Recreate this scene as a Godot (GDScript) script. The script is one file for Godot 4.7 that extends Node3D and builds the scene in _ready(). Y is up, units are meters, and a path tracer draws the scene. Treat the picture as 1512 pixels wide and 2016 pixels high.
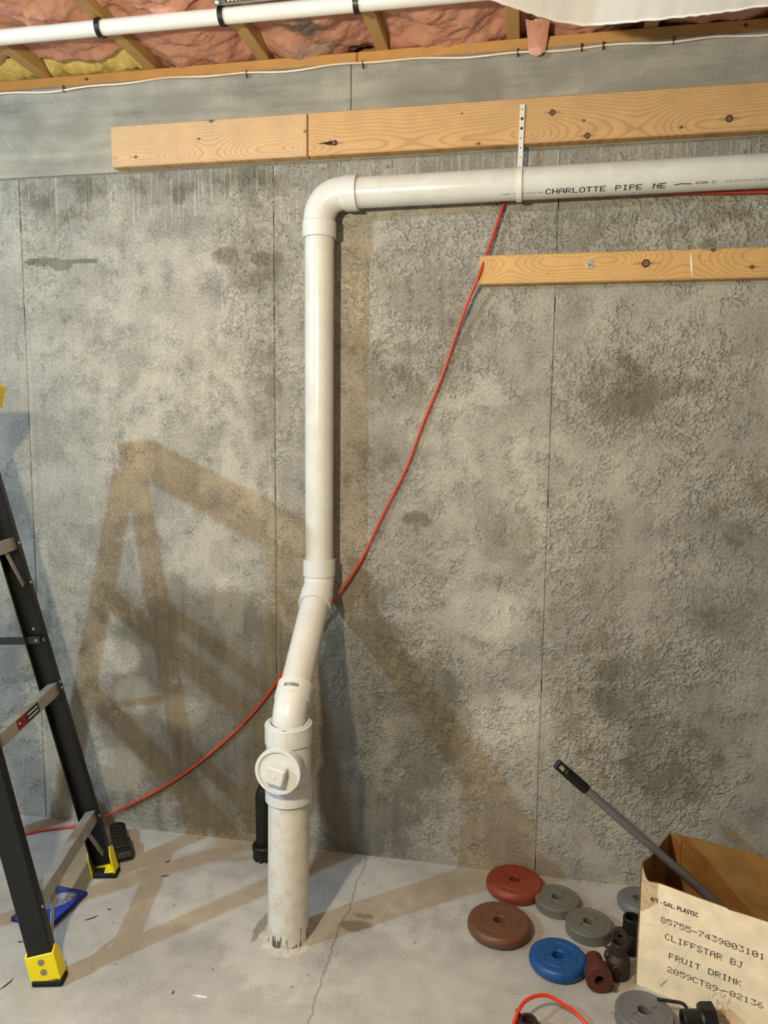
extends Node3D
# Basement corner: poured concrete wall, white drain stack, ladder, boards, weights and a carton.
# Axes: x along the wall, y up, z out of the wall. Metres.

const WARM := Color(1.0, 0.87, 0.62)      # linear
const COOL := Color(0.48, 0.75, 1.0)      # linear

var used := {}
var mats := {}

# ------------------------------------------------------------------ mesh builder
class MB:
	var st := SurfaceTool.new()
	var any := false
	func _init() -> void:
		st.begin(Mesh.PRIMITIVE_TRIANGLES)
	func v(p: Vector3, n: Vector3, uv: Vector2, c: Color) -> void:
		st.set_normal(n); st.set_uv(uv); st.set_color(c); st.add_vertex(p)
		any = true
	# counter-clockwise seen from outside; written clockwise for Godot
	func tri(a: Vector3, b: Vector3, c: Vector3, na := Vector3.ZERO, nb := Vector3.ZERO, nc := Vector3.ZERO, ua := Vector2.ZERO, ub := Vector2.ZERO, uc := Vector2.ZERO, ca := Color.WHITE, cb := Color.WHITE, cc := Color.WHITE) -> void:
		if na == Vector3.ZERO:
			na = (b - a).cross(c - a).normalized(); nb = na; nc = na
		v(a, na, ua, ca); v(c, nc, uc, cc); v(b, nb, ub, cb)
	func quad(a: Vector3, b: Vector3, c: Vector3, d: Vector3, ua := Vector2(0, 0), ub := Vector2(1, 0), uc := Vector2(1, 1), ud := Vector2(0, 1)) -> void:
		var n := (c - a).cross(d - b).normalized()
		tri(a, b, c, n, n, n, ua, ub, uc)
		tri(a, c, d, n, n, n, ua, uc, ud)
	func nquad(a: Vector3, b: Vector3, c: Vector3, d: Vector3, na: Vector3, nb: Vector3, nc: Vector3, nd: Vector3, ua: Vector2, ub: Vector2, uc: Vector2, ud: Vector2) -> void:
		tri(a, b, c, na, nb, nc, ua, ub, uc)
		tri(a, c, d, na, nc, nd, ua, uc, ud)
	# box with chamfered edges; uv from x and y over the whole box
	func box(lo: Vector3, hi: Vector3, bev := 0.002, xf := Transform3D()) -> void:
		var s := hi - lo
		bev = minf(bev, minf(s.x, minf(s.y, s.z)) * 0.45)
		var m := (lo + hi) * 0.5
		var h := s * 0.5
		var i := h - Vector3.ONE * bev
		for ax in 3:
			var a1 := (ax + 1) % 3
			var a2 := (ax + 2) % 3
			for sg in [-1.0, 1.0]:
				var q := []
				for k in [[-1, -1], [1, -1], [1, 1], [-1, 1]]:
					var p := Vector3.ZERO
					p[ax] = h[ax] * sg; p[a1] = i[a1] * k[0]; p[a2] = i[a2] * k[1]
					q.append(p)
				if sg < 0: q.reverse()
				_bq(q, m, lo, s, xf)
			# edges parallel to ax
			for s1 in [-1.0, 1.0]:
				for s2 in [-1.0, 1.0]:
					var q := []
					for k in [[-1, 0], [1, 0], [1, 1], [-1, 1]]:
						var p := Vector3.ZERO
						p[ax] = i[ax] * k[0]
						p[a1] = (h[a1] if k[1] == 0 else i[a1]) * s1
						p[a2] = (i[a2] if k[1] == 0 else h[a2]) * s2
						q.append(p)
					if s1 * s2 < 0: q.reverse()
					_bq(q, m, lo, s, xf)
		for sx in [-1.0, 1.0]:
			for sy in [-1.0, 1.0]:
				for sz in [-1.0, 1.0]:
					var q := [Vector3(h.x * sx, i.y * sy, i.z * sz), Vector3(i.x * sx, h.y * sy, i.z * sz), Vector3(i.x * sx, i.y * sy, h.z * sz)]
					if sx * sy * sz < 0: q.reverse()
					tri(xf * (q[0] + m), xf * (q[1] + m), xf * (q[2] + m))
	func _bq(q: Array, m: Vector3, lo: Vector3, s: Vector3, xf: Transform3D) -> void:
		var u := []
		var w := []
		for p in q:
			var g: Vector3 = p + m
			u.append(Vector2((g.x - lo.x) / s.x, 1.0 - (g.y - lo.y) / s.y))
			w.append(xf * g)
		quad(w[0], w[1], w[2], w[3], u[0], u[1], u[2], u[3])
	# tube along points with a radius at each; equal neighbouring points make a step
	func sweep(pts: Array, rad: Array, seg := 32, caps := true, up := Vector3(0.123, 0.4, 0.9)) -> void:
		var n := pts.size()
		var T := []
		for k in n:
			var a: Vector3 = pts[maxi(k - 1, 0)]
			var b: Vector3 = pts[mini(k + 1, n - 1)]
			var t: Vector3 = b - a
			if t.length() < 1e-6: t = pts[mini(k + 2, n - 1)] - pts[maxi(k - 2, 0)]
			T.append(t.normalized())
		var N := []
		var prev: Vector3 = (up - T[0] * up.dot(T[0])).normalized()
		for k in n:
			prev = (prev - T[k] * prev.dot(T[k])).normalized()
			N.append(prev)
		var run := 0.0
		for k in n - 1:
			var dl: float = (pts[k + 1] - pts[k]).length()
			var r0: float = rad[k]
			var r1: float = rad[k + 1]
			var ln := run + dl + absf(r1 - r0)
			var ax := r0 - r1
			var ra := dl
			if dl < 1e-6: ra = 0.0001
			var nl := sqrt(ax * ax + ra * ra)
			if nl < 1e-9: continue
			ax /= nl; ra /= nl
			var B0: Vector3 = T[k].cross(N[k])
			var B1: Vector3 = T[k + 1].cross(N[k + 1])
			for j in seg:
				var t0 := TAU * j / seg
				var t1 := TAU * (j + 1) / seg
				var d00: Vector3 = N[k] * cos(t0) + B0 * sin(t0)
				var d01: Vector3 = N[k] * cos(t1) + B0 * sin(t1)
				var d10: Vector3 = N[k + 1] * cos(t0) + B1 * sin(t0)
				var d11: Vector3 = N[k + 1] * cos(t1) + B1 * sin(t1)
				var u0 := float(j) / seg
				var u1 := float(j + 1) / seg
				nquad(pts[k] + d00 * r0, pts[k] + d01 * r0, pts[k + 1] + d11 * r1, pts[k + 1] + d10 * r1,
					d00 * ra + T[k] * ax, d01 * ra + T[k] * ax, d11 * ra + T[k + 1] * ax, d10 * ra + T[k + 1] * ax,
					Vector2(u0, run), Vector2(u1, run), Vector2(u1, ln), Vector2(u0, ln))
			run = ln
		if caps:
			for e in [0, n - 1]:
				var r: float = rad[e]
				if r < 1e-5: continue
				var B: Vector3 = T[e].cross(N[e])
				for j in seg:
					var t0 := TAU * j / seg
					var t1 := TAU * (j + 1) / seg
					var p0: Vector3 = pts[e] + (N[e] * cos(t0) + B * sin(t0)) * r
					var p1: Vector3 = pts[e] + (N[e] * cos(t1) + B * sin(t1)) * r
					if e == 0: tri(pts[e], p1, p0)
					else: tri(pts[e], p0, p1)
	# profile of (radius, height) turned about the y axis of xf, bottom outside to top
	func lathe(prof: Array, seg := 40, xf := Transform3D()) -> void:
		var pts := []
		var rad := []
		for p in prof:
			pts.append(p.y); rad.append(p.x)
		for k in prof.size() - 1:
			var r0: float = rad[k]
			var r1: float = rad[k + 1]
			var y0: float = pts[k]
			var y1: float = pts[k + 1]
			var nr := y1 - y0
			var ny := r0 - r1
			var l := sqrt(nr * nr + ny * ny)
			if l < 1e-9: continue
			nr /= l; ny /= l
			for j in seg:
				var t0 := TAU * j / seg
				var t1 := TAU * (j + 1) / seg
				var e0 := Vector3(sin(t0), 0, cos(t0))
				var e1 := Vector3(sin(t1), 0, cos(t1))
				var n0 := (xf.basis * (e0 * nr + Vector3.UP * ny)).normalized()
				var n1 := (xf.basis * (e1 * nr + Vector3.UP * ny)).normalized()
				var u0 := float(j) / seg
				var u1 := float(j + 1) / seg
				nquad(xf * (e0 * r0 + Vector3.UP * y0), xf * (e1 * r0 + Vector3.UP * y0), xf * (e1 * r1 + Vector3.UP * y1), xf * (e0 * r1 + Vector3.UP * y1), n0, n1, n1, n0,
					Vector2(u0, y0), Vector2(u1, y0), Vector2(u1, y1), Vector2(u0, y1))
	# outline in the xy plane (counter-clockwise), pulled from z0 to z1
	func prism(poly: PackedVector2Array, z0: float, z1: float, xf := Transform3D()) -> void:
		if Geometry2D.is_polygon_clockwise(poly):
			poly = poly.duplicate(); poly.reverse()
		var ids := Geometry2D.triangulate_polygon(poly)
		for k in range(0, ids.size(), 3):
			var a := poly[ids[k]]
			var b := poly[ids[k + 1]]
			var c := poly[ids[k + 2]]
			if (b - a).cross(c - a) < 0:
				var t := b; b = c; c = t
			tri(xf * Vector3(a.x, a.y, z1), xf * Vector3(b.x, b.y, z1), xf * Vector3(c.x, c.y, z1))
			tri(xf * Vector3(a.x, a.y, z0), xf * Vector3(c.x, c.y, z0), xf * Vector3(b.x, b.y, z0))
		for k in poly.size():
			var a := poly[k]
			var b := poly[(k + 1) % poly.size()]
			quad(xf * Vector3(a.x, a.y, z0), xf * Vector3(b.x, b.y, z0), xf * Vector3(b.x, b.y, z1), xf * Vector3(a.x, a.y, z1))
	func mesh() -> ArrayMesh:
		st.index()
		return st.commit()

# ------------------------------------------------------------------ scene tree helpers
func numbered(called: String) -> String:
	var n: int = used.get(called, 0)
	used[called] = n + 1
	return called if n == 0 else "%s_%03d" % [called, n]

func tag(o: Node, label: String, category: String, group := "") -> void:
	o.set_meta("label", label)
	o.set_meta("category", category)
	if group: o.set_meta("group", group)

func thing(called: String, label: String, category: String, at := Vector3.ZERO, group := "") -> Node3D:
	var o := Node3D.new()
	o.name = numbered(called)
	add_child(o)
	o.position = at
	tag(o, label, category, group)
	return o

# a mesh under a parent; the builder works in world axes and the part is moved back by its thing's place
func part(called: String, mb: MB, m: Material, parent: Node3D, label := "") -> MeshInstance3D:
	var o := MeshInstance3D.new()
	o.mesh = mb.mesh()
	o.material_override = m
	o.name = called
	o.cast_shadow = GeometryInstance3D.SHADOW_CASTING_SETTING_ON
	parent.add_child(o, true)
	var off := Vector3.ZERO
	var q: Node = parent
	while q is Node3D and q != self:
		off += (q as Node3D).position
		q = q.get_parent()
	o.position = -off
	if label: o.set_meta("label", label)
	return o

func structure(called: String) -> Node3D:
	var o := Node3D.new()
	o.name = called
	add_child(o)
	o.set_meta("kind", "structure")
	return o

# ------------------------------------------------------------------ materials
func mat(key: String, c: Color, rough := 0.6, metal := 0.0) -> StandardMaterial3D:
	if mats.has(key): return mats[key]
	var m := StandardMaterial3D.new()
	m.resource_name = key
	m.albedo_color = c
	m.roughness = rough
	m.metallic = metal
	mats[key] = m
	return m

func noise(seed_: int, freq: float, oct := 4, type := FastNoiseLite.TYPE_SIMPLEX_SMOOTH, frac := FastNoiseLite.FRACTAL_FBM) -> FastNoiseLite:
	var n := FastNoiseLite.new()
	n.seed = seed_
	n.noise_type = type
	n.frequency = freq
	n.fractal_type = frac
	n.fractal_octaves = oct
	return n

func nbytes(n: FastNoiseLite, w: int, h: int, rw := 0, rh := 0) -> PackedByteArray:
	var im := n.get_image(w if rw == 0 else rw, h if rh == 0 else rh)
	im.convert(Image.FORMAT_L8)
	if rw: im.resize(w, h, Image.INTERPOLATE_CUBIC)
	return im.get_data()

# mottled surface for small things: two tones with grain, triplanar
func grained(key: String, a: Color, b: Color, rough: float, scale: float, bump := 0.0, freq := 0.03, metal := 0.0) -> StandardMaterial3D:
	if mats.has(key): return mats[key]
	var m := mat(key, Color.WHITE, rough, metal)
	var t := NoiseTexture2D.new()
	t.width = 256; t.height = 256; t.seamless = true
	t.noise = noise(key.hash() % 9999, freq, 5)
	var g := Gradient.new()
	g.set_color(0, a); g.set_color(1, b)
	g.set_offset(0, 0.25); g.set_offset(1, 0.75)
	t.color_ramp = g
	m.albedo_texture = t
	m.uv1_triplanar = true
	m.uv1_scale = Vector3.ONE * scale
	if bump > 0.0:
		var nt := NoiseTexture2D.new()
		nt.width = 256; nt.height = 256; nt.seamless = true
		nt.noise = noise(key.hash() % 7919, freq * 2.0, 4)
		nt.as_normal_map = true
		nt.bump_strength = 4.0
		m.normal_enabled = true
		m.normal_texture = nt
		m.normal_scale = bump
	return m

# ------------------------------------------------------------------ concrete wall and floor pictures
# stains, and ladder and pipe shade painted in low down, in metres: x, y, half width, half height
const DAMP_AND_SHADE := [[-0.99, 1.998, 0.05, 0.010, 1.7], [-0.925, 1.985, 0.03, 0.012, 1.7], [-0.84, 1.995, 0.05, 0.005, 1.2], [-0.215, 1.985, 0.025, 0.014, 1.4], [-0.34, 2.0, 0.018, 0.012, 1.4], [-0.49, 2.19, 0.015, 0.02, 1.3],
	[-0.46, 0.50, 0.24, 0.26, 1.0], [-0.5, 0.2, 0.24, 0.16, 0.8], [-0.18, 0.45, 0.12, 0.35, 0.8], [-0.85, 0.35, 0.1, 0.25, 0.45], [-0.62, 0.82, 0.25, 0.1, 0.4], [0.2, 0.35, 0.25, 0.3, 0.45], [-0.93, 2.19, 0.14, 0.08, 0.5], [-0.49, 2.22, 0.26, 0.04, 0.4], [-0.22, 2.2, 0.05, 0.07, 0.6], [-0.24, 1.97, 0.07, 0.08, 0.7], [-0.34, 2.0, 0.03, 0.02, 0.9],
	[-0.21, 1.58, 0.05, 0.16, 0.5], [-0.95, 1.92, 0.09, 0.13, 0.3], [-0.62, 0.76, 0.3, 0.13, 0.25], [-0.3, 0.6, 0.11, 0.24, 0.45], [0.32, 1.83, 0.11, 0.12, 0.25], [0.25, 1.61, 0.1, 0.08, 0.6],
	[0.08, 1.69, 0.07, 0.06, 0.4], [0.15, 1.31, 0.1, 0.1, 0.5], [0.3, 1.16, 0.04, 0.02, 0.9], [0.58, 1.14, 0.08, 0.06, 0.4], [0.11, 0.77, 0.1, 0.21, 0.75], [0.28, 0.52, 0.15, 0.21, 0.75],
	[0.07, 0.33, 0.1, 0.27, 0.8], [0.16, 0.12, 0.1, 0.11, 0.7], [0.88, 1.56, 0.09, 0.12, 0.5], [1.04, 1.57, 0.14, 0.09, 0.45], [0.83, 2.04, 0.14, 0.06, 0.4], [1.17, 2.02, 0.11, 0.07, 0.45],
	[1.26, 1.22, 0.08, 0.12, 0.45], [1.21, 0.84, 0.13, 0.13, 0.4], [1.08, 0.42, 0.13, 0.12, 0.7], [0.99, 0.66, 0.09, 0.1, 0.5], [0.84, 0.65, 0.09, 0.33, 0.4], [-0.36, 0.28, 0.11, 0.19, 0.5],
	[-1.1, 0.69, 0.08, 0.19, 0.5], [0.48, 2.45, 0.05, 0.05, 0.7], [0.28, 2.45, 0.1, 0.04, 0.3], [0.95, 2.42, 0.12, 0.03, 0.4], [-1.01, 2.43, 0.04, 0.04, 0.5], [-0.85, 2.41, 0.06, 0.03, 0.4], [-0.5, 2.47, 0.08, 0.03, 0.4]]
const PALE := [[-0.76, 0.64, 0.06, 0.045, 2.2], [-0.7, 0.50, 0.06, 0.05, 1.8], [-0.52, 0.46, 0.07, 0.04, 1.4], [0.52, 0.87, 0.08, 0.06, 1.8], [0.62, 0.52, 0.1, 0.07, 1.5], [-0.77, 0.22, 0.07, 0.06, 1.6], [-0.42, 1.0, 0.1, 0.08, 1.0], [-0.34, 0.85, 0.05, 0.08, 1.0],
	[-0.53, 1.91, 0.23, 0.13, 0.6], [-0.45, 1.71, 0.18, 0.1, 0.5], [-0.6, 1.46, 0.27, 0.12, 0.5], [-0.33, 1.24, 0.11, 0.09, 0.4], [0.25, 1.73, 0.1, 0.06, 0.4], [0.38, 1.49, 0.13, 0.09, 0.4],
	[0.6, 1.36, 0.11, 0.24, 0.4], [0.58, 1.64, 0.09, 0.08, 0.3], [0.52, 0.86, 0.13, 0.1, 0.6], [0.63, 0.52, 0.14, 0.1, 0.4], [0.5, 0.47, 0.05, 0.1, 0.7], [-0.76, 0.64, 0.08, 0.05, 0.9],
	[-0.53, 0.45, 0.11, 0.06, 0.4], [-0.77, 0.24, 0.08, 0.08, 0.6], [0.23, 0.38, 0.05, 0.11, 0.4], [0.15, 2.02, 0.1, 0.06, 0.3], [0.8, 1.76, 0.09, 0.06, 0.3], [0.13, 1.52, 0.07, 0.1, 0.4],
	[-0.93, 1.88, 0.1, 0.03, 0.5], [-0.92, 2.24, 0.03, 0.02, 0.8], [-0.66, 1.0, 0.2, 0.15, 0.3]]
const ROUGH := [[0.35, 1.85, 0.2, 0.2, 1.0], [0.5, 2.03, 0.2, 0.06, 0.9], [0.3, 1.62, 0.15, 0.12, 0.8], [0.95, 2.04, 0.35, 0.07, 0.9], [0.95, 1.6, 0.25, 0.15, 0.8], [0.3, 0.6, 0.25, 0.35, 0.7], [1.05, 0.5, 0.2, 0.25, 0.8],
	[-0.25, 1.95, 0.12, 0.25, 0.7], [-0.1, 1.9, 0.15, 0.3, 0.7], [-0.1, 1.2, 0.1, 0.3, 0.6], [0.2, 1.15, 0.15, 0.2, 0.6], [0.8, 0.9, 0.12, 0.3, 0.6], [1.2, 1.1, 0.15, 0.3, 0.7]]

func field(list: Array, w: int, h: int, sc: float, x0: float, y1: float) -> PackedFloat32Array:
	# sums soft ellipses into a small map; the grain breaks them into patches later
	var f := PackedFloat32Array()
	f.resize(w * h)
	for s in list:
		var cx: float = (s[0] - x0) * sc
		var cy: float = (y1 - s[1]) * sc
		var rx: float = s[2] * sc * 1.15
		var ry: float = s[3] * sc * 1.15
		for y in range(maxi(0, int(cy - ry * 1.5)), mini(h, int(cy + ry * 1.5) + 1)):
			for x in range(maxi(0, int(cx - rx * 1.5)), mini(w, int(cx + rx * 1.5) + 1)):
				var d := pow((x - cx) / rx, 2) + pow((y - cy) / ry, 2)
				if d < 2.2: f[y * w + x] += s[4] * (1.0 - smoothstep(0.3, 2.2, d))
	return f

const WX0 := -1.955
const WW := 3.56
const WTOP := 2.548
func concrete_wall_material() -> StandardMaterial3D:
	var w := 2048
	var h := 1466
	var n_cloud := nbytes(noise(11, 0.0035, 5), w, h, w / 2, h / 2)
	var n_patch := nbytes(noise(12, 0.016, 5), w, h)
	var n_grain := nbytes(noise(13, 0.16, 3), w, h)
	var nk := noise(22, 0.04, 4)
	nk.domain_warp_enabled = true
	nk.domain_warp_amplitude = 10.0
	nk.domain_warp_frequency = 0.05
	var n_rock := nbytes(nk, w, h)
	var n_rock2 := nbytes(noise(23, 0.11, 3), w, h)
	var nc := noise(15, 0.006, 3, FastNoiseLite.TYPE_SIMPLEX, FastNoiseLite.FRACTAL_RIDGED)
	nc.domain_warp_enabled = true
	nc.domain_warp_amplitude = 60.0
	nc.domain_warp_frequency = 0.02
	var n_vein := nbytes(nc, w, h)
	var n_streak := nbytes(noise(16, 0.05, 4), w, h, w, h / 14)
	var n_brush := nbytes(noise(17, 0.03, 4), w, h, w / 10, h)
	var n_pit := nbytes(noise(18, 0.10, 2), w, h)
	var n_lait := nbytes(noise(21, 0.006, 6), w, h)
	var n_drip := nbytes(noise(20, 0.16, 2), w, h, w, h / 36)
	var seams := [-1.955, -1.065, -0.168, 0.712, 1.605]
	var fs := 4
	var fw := w / fs
	var fh := h / fs + 1
	var sc := w / WW / fs
	var fd := field(DAMP_AND_SHADE, fw, fh, sc, WX0, WTOP)
	var fp := field(PALE, fw, fh, sc, WX0, WTOP)
	var fr := field(ROUGH, fw, fh, sc, WX0, WTOP)
	var out := PackedByteArray()
	out.resize(w * h * 3)
	var hgt := PackedByteArray()
	hgt.resize(w * h)
	var joint := int((WTOP - 2.266) * w / WW)
	var k := 0
	for y in h:
		var upper := y < joint
		var below := y - joint
		var fy := (y / fs) * fw
		for x in w:
			var fi := fy + x / fs
			var cl := n_cloud[k] / 255.0 - 0.5
			var pa := n_patch[k] / 255.0 - 0.5
			var gr := n_grain[k] / 255.0 - 0.5
			var st := n_streak[k] / 255.0 - 0.5
			var pit := n_pit[k] / 255.0
			var val := 0.32
			var soil_and_shade := 0.0
			var hh := 0.6 + gr * 0.35
			if upper:
				var br := n_brush[k] / 255.0 - 0.5
				val += -0.02 + cl * 0.16 + pa * 0.10 + gr * 0.065 + br * 0.15
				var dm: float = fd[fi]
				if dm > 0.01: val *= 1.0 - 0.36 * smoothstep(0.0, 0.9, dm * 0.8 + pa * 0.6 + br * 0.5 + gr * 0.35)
				if pit > 0.86 and pa > -0.02: val += 0.12
				hh = 0.6 + gr * 0.12 + br * 0.1
			else:
				var la := n_lait[k] / 255.0
				var flat_ := smoothstep(0.575, 0.60, la)
				var pale_ := 1.0 - smoothstep(0.37, 0.40, la)
				val += cl * 0.11 + pa * 0.07 + gr * 0.17 - 0.045 * flat_ + 0.03 * pale_
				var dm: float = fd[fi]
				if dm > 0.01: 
					soil_and_shade = smoothstep(0.16, 0.78, dm * 0.8 + pa * 1.1 + gr * 0.5 + (n_rock2[k] / 255.0 - 0.5) * 0.5)  # stain mask, also carries the painted ladder and pipe shade
					val *= 1.0 - 0.5 * soil_and_shade
				var pl: float = fp[fi]
				if pl > 0.01: val += (0.05 + 0.06 * clampf(pl - 0.6, 0.0, 1.5)) * smoothstep(0.0, 0.85, pl + pa * 1.0 + gr * 0.55)
				var ro: float = 0.24 + fr[fi] * 0.85 - pa * 1.7 + cl * 0.9 - 0.5 * flat_
				if ro > 0.0:
					# flaked skin: thin dark strokes along the edges of small plateaus
					var rk := n_rock[k] / 255.0
					var r2 := n_rock2[k] / 255.0
					var rr := minf(ro, 1.0)
					var e := maxf((1.0 - smoothstep(0.006, 0.034, absf(rk - 0.44))) * smoothstep(0.44, 0.62, r2), 0.8 * (1.0 - smoothstep(0.01, 0.05, absf(r2 - 0.42))) * smoothstep(0.52, 0.40, rk)) * rr
					e = maxf(e, 0.5 * (1.0 - smoothstep(0.22, 0.34, r2)) * rr)
					hh += 0.45 * (smoothstep(0.40, 0.47, rk) - 0.5) * rr + 0.25 * (smoothstep(0.38, 0.46, r2) - 0.5) * rr
					val += 0.05 * (smoothstep(0.44, 0.50, rk) * (1.0 - smoothstep(0.50, 0.56, rk))) * rr
					val *= 1.0 - 0.50 * e
					hh -= e * 0.75
				var ve := n_vein[k] / 255.0
				if ve > 0.965 and pa > -0.02:
					val *= 1.0 - 0.45 * smoothstep(0.965, 0.985, ve)
					hh -= 0.4
				val += st * 0.05
				if below < 150:
					val *= 1.0 - 0.22 * smoothstep(0.25, 0.75, st + 0.5 + 0.35 - below / 110.0 + pa * 0.4)
					var dr := n_drip[k] / 255.0
					if dr > 0.66 and below < 20 + 110 * la: val += 0.10 * smoothstep(0.66, 0.74, dr)
				for sm in seams:
					var ds := absf(WX0 + x * WW / w - sm)
					if ds < 0.035 and st > -0.05: val += 0.05 * (1.0 - smoothstep(0.012, 0.035, ds)) * (st + 0.3)
				if pit < 0.12: 
					val *= 0.72
					hh -= 0.35
				elif pit > 0.90 and pa > 0.08: val += 0.10
			val = clampf(val, 0.06, 0.85)
			var wm := clampf(0.5 + pa * 0.9 + cl * 0.8, 0.0, 1.0)
			# sRGB bytes
			var s := pow(val, 0.4545) * 255.0
			var o := k * 3
			if upper: wm += 0.8
			wm += 1.6 * soil_and_shade
			out[o] = int(clampf(s, 0, 255))
			out[o + 1] = int(clampf(s * (0.98 - 0.010 * wm), 0, 255))
			out[o + 2] = int(clampf(s * (0.920 - 0.035 * wm), 0, 255))
			hgt[k] = int(clampf(hh, 0, 1) * 255.0)
			k += 1
	var m := mat("poured_concrete", Color.WHITE, 0.86)
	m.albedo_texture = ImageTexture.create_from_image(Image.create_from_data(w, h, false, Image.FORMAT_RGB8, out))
	var nm := Image.create_from_data(w, h, false, Image.FORMAT_L8, hgt)
	nm.convert(Image.FORMAT_RGBA8)
	nm.bump_map_to_normal_map(1.6)
	m.normal_enabled = true
	m.normal_texture = ImageTexture.create_from_image(nm)
	m.normal_scale = 1.8
	return m

const FX0 := -1.7
const FW := 3.4
const FD := 1.36
func concrete_floor_material() -> StandardMaterial3D:
	var w := 1800
	var h := 720
	var n_cloud := nbytes(noise(31, 0.004, 5), w, h)
	var n_patch := nbytes(noise(32, 0.02, 5), w, h)
	var n_grain := nbytes(noise(33, 0.22, 3), w, h)
	var n_pit := nbytes(noise(34, 0.07, 2), w, h)
	var sc := w / FW
	var fs := 4
	# plaster wash near the drain, a brown smudge, grime at the wall foot: x, -z, half sizes
	var pale := field([[-0.2, -0.33, 0.16, 0.10, 0.9], [0.0, -0.5, 0.13, 0.09, 0.8], [-0.4, -0.42, 0.08, 0.04, 0.6], [0.1, -0.62, 0.12, 0.05, 0.5], [0.4, -0.3, 0.12, 0.1, 0.4]], w / fs, h / fs, sc / fs, FX0, 0.0)
	var dark := field([[0.19, -0.36, 0.035, 0.02, 1.0], [0.2, -0.31, 0.025, 0.012, 0.7], [-0.08, -0.42, 0.01, 0.05, 0.9], [-0.06, -0.44, 0.03, 0.01, 0.8]], w / fs, h / fs, sc / fs, FX0, 0.0)
	var out := PackedByteArray()
	out.resize(w * h * 3)
	var hgt := PackedByteArray()
	hgt.resize(w * h)
	var crack := [[0.149, 0.0], [0.156, 0.064], [0.148, 0.165], [0.157, 0.25], [0.159, 0.293], [0.147, 0.372], [0.153, 0.497], [0.156, 0.623], [0.163, 0.742], [0.158, 0.95], [0.15, 1.36]]
	var jag := noise(35, 0.06, 3)
	var k := 0
	for y in h:
		var z := y / sc
		var ci := 0
		while ci < crack.size() - 2 and crack[ci + 1][1] < z: ci += 1
		var cxm: float = lerpf(crack[ci][0], crack[ci + 1][0], clampf((z - crack[ci][1]) / (crack[ci + 1][1] - crack[ci][1]), 0, 1)) + jag.get_noise_1d(y) * 0.005
		var cxp := (cxm - FX0) * sc
		for x in w:
			var fi := (y / fs) * (w / fs) + x / fs
			var pa := n_patch[k] / 255.0 - 0.5
			var gr := n_grain[k] / 255.0 - 0.5
			var pit := n_pit[k] / 255.0
			var val := 0.415 + (n_cloud[k] / 255.0 - 0.5) * 0.16 + pa * 0.10 + gr * 0.11
			var hh := 0.6 + gr * 0.3
			var pl: float = pale[fi]
			var brown := 0.0
			if pl > 0.01:
				var e := smoothstep(0.1, 0.75, pl + pa * 1.2 + gr * 0.4)
				val += 0.06 * e
				hh += 0.15 * e
			var dk: float = dark[fi]
			if dk > 0.01:
				brown = smoothstep(0.15, 0.7, dk + pa * 1.3 + gr * 0.4)
				val *= 1.0 - 0.45 * brown
			if pit < 0.06: val *= 0.8
			var dc := absf(x - cxp)
			if dc < 1.2:
				val *= 0.4 + 0.4 * dc
				hh -= 0.5
			elif dc < 2.5 and pit > 0.6: val *= 0.9
			var s := pow(clampf(val, 0.03, 0.9), 0.4545) * 255.0
			var o := k * 3
			out[o] = int(s)
			out[o + 1] = int(s * (0.985 - 0.02 * brown))
			out[o + 2] = int(s * (0.95 - 0.08 * brown))
			hgt[k] = int(clampf(hh, 0, 1) * 255.0)
			k += 1
	var m := mat("floor_concrete", Color.WHITE, 0.7)
	m.albedo_texture = ImageTexture.create_from_image(Image.create_from_data(w, h, false, Image.FORMAT_RGB8, out))
	var nm := Image.create_from_data(w, h, false, Image.FORMAT_L8, hgt)
	nm.convert(Image.FORMAT_RGBA8)
	nm.bump_map_to_normal_map(0.9)
	m.normal_enabled = true
	m.normal_texture = ImageTexture.create_from_image(nm)
	m.normal_scale = 0.6
	return m

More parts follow.
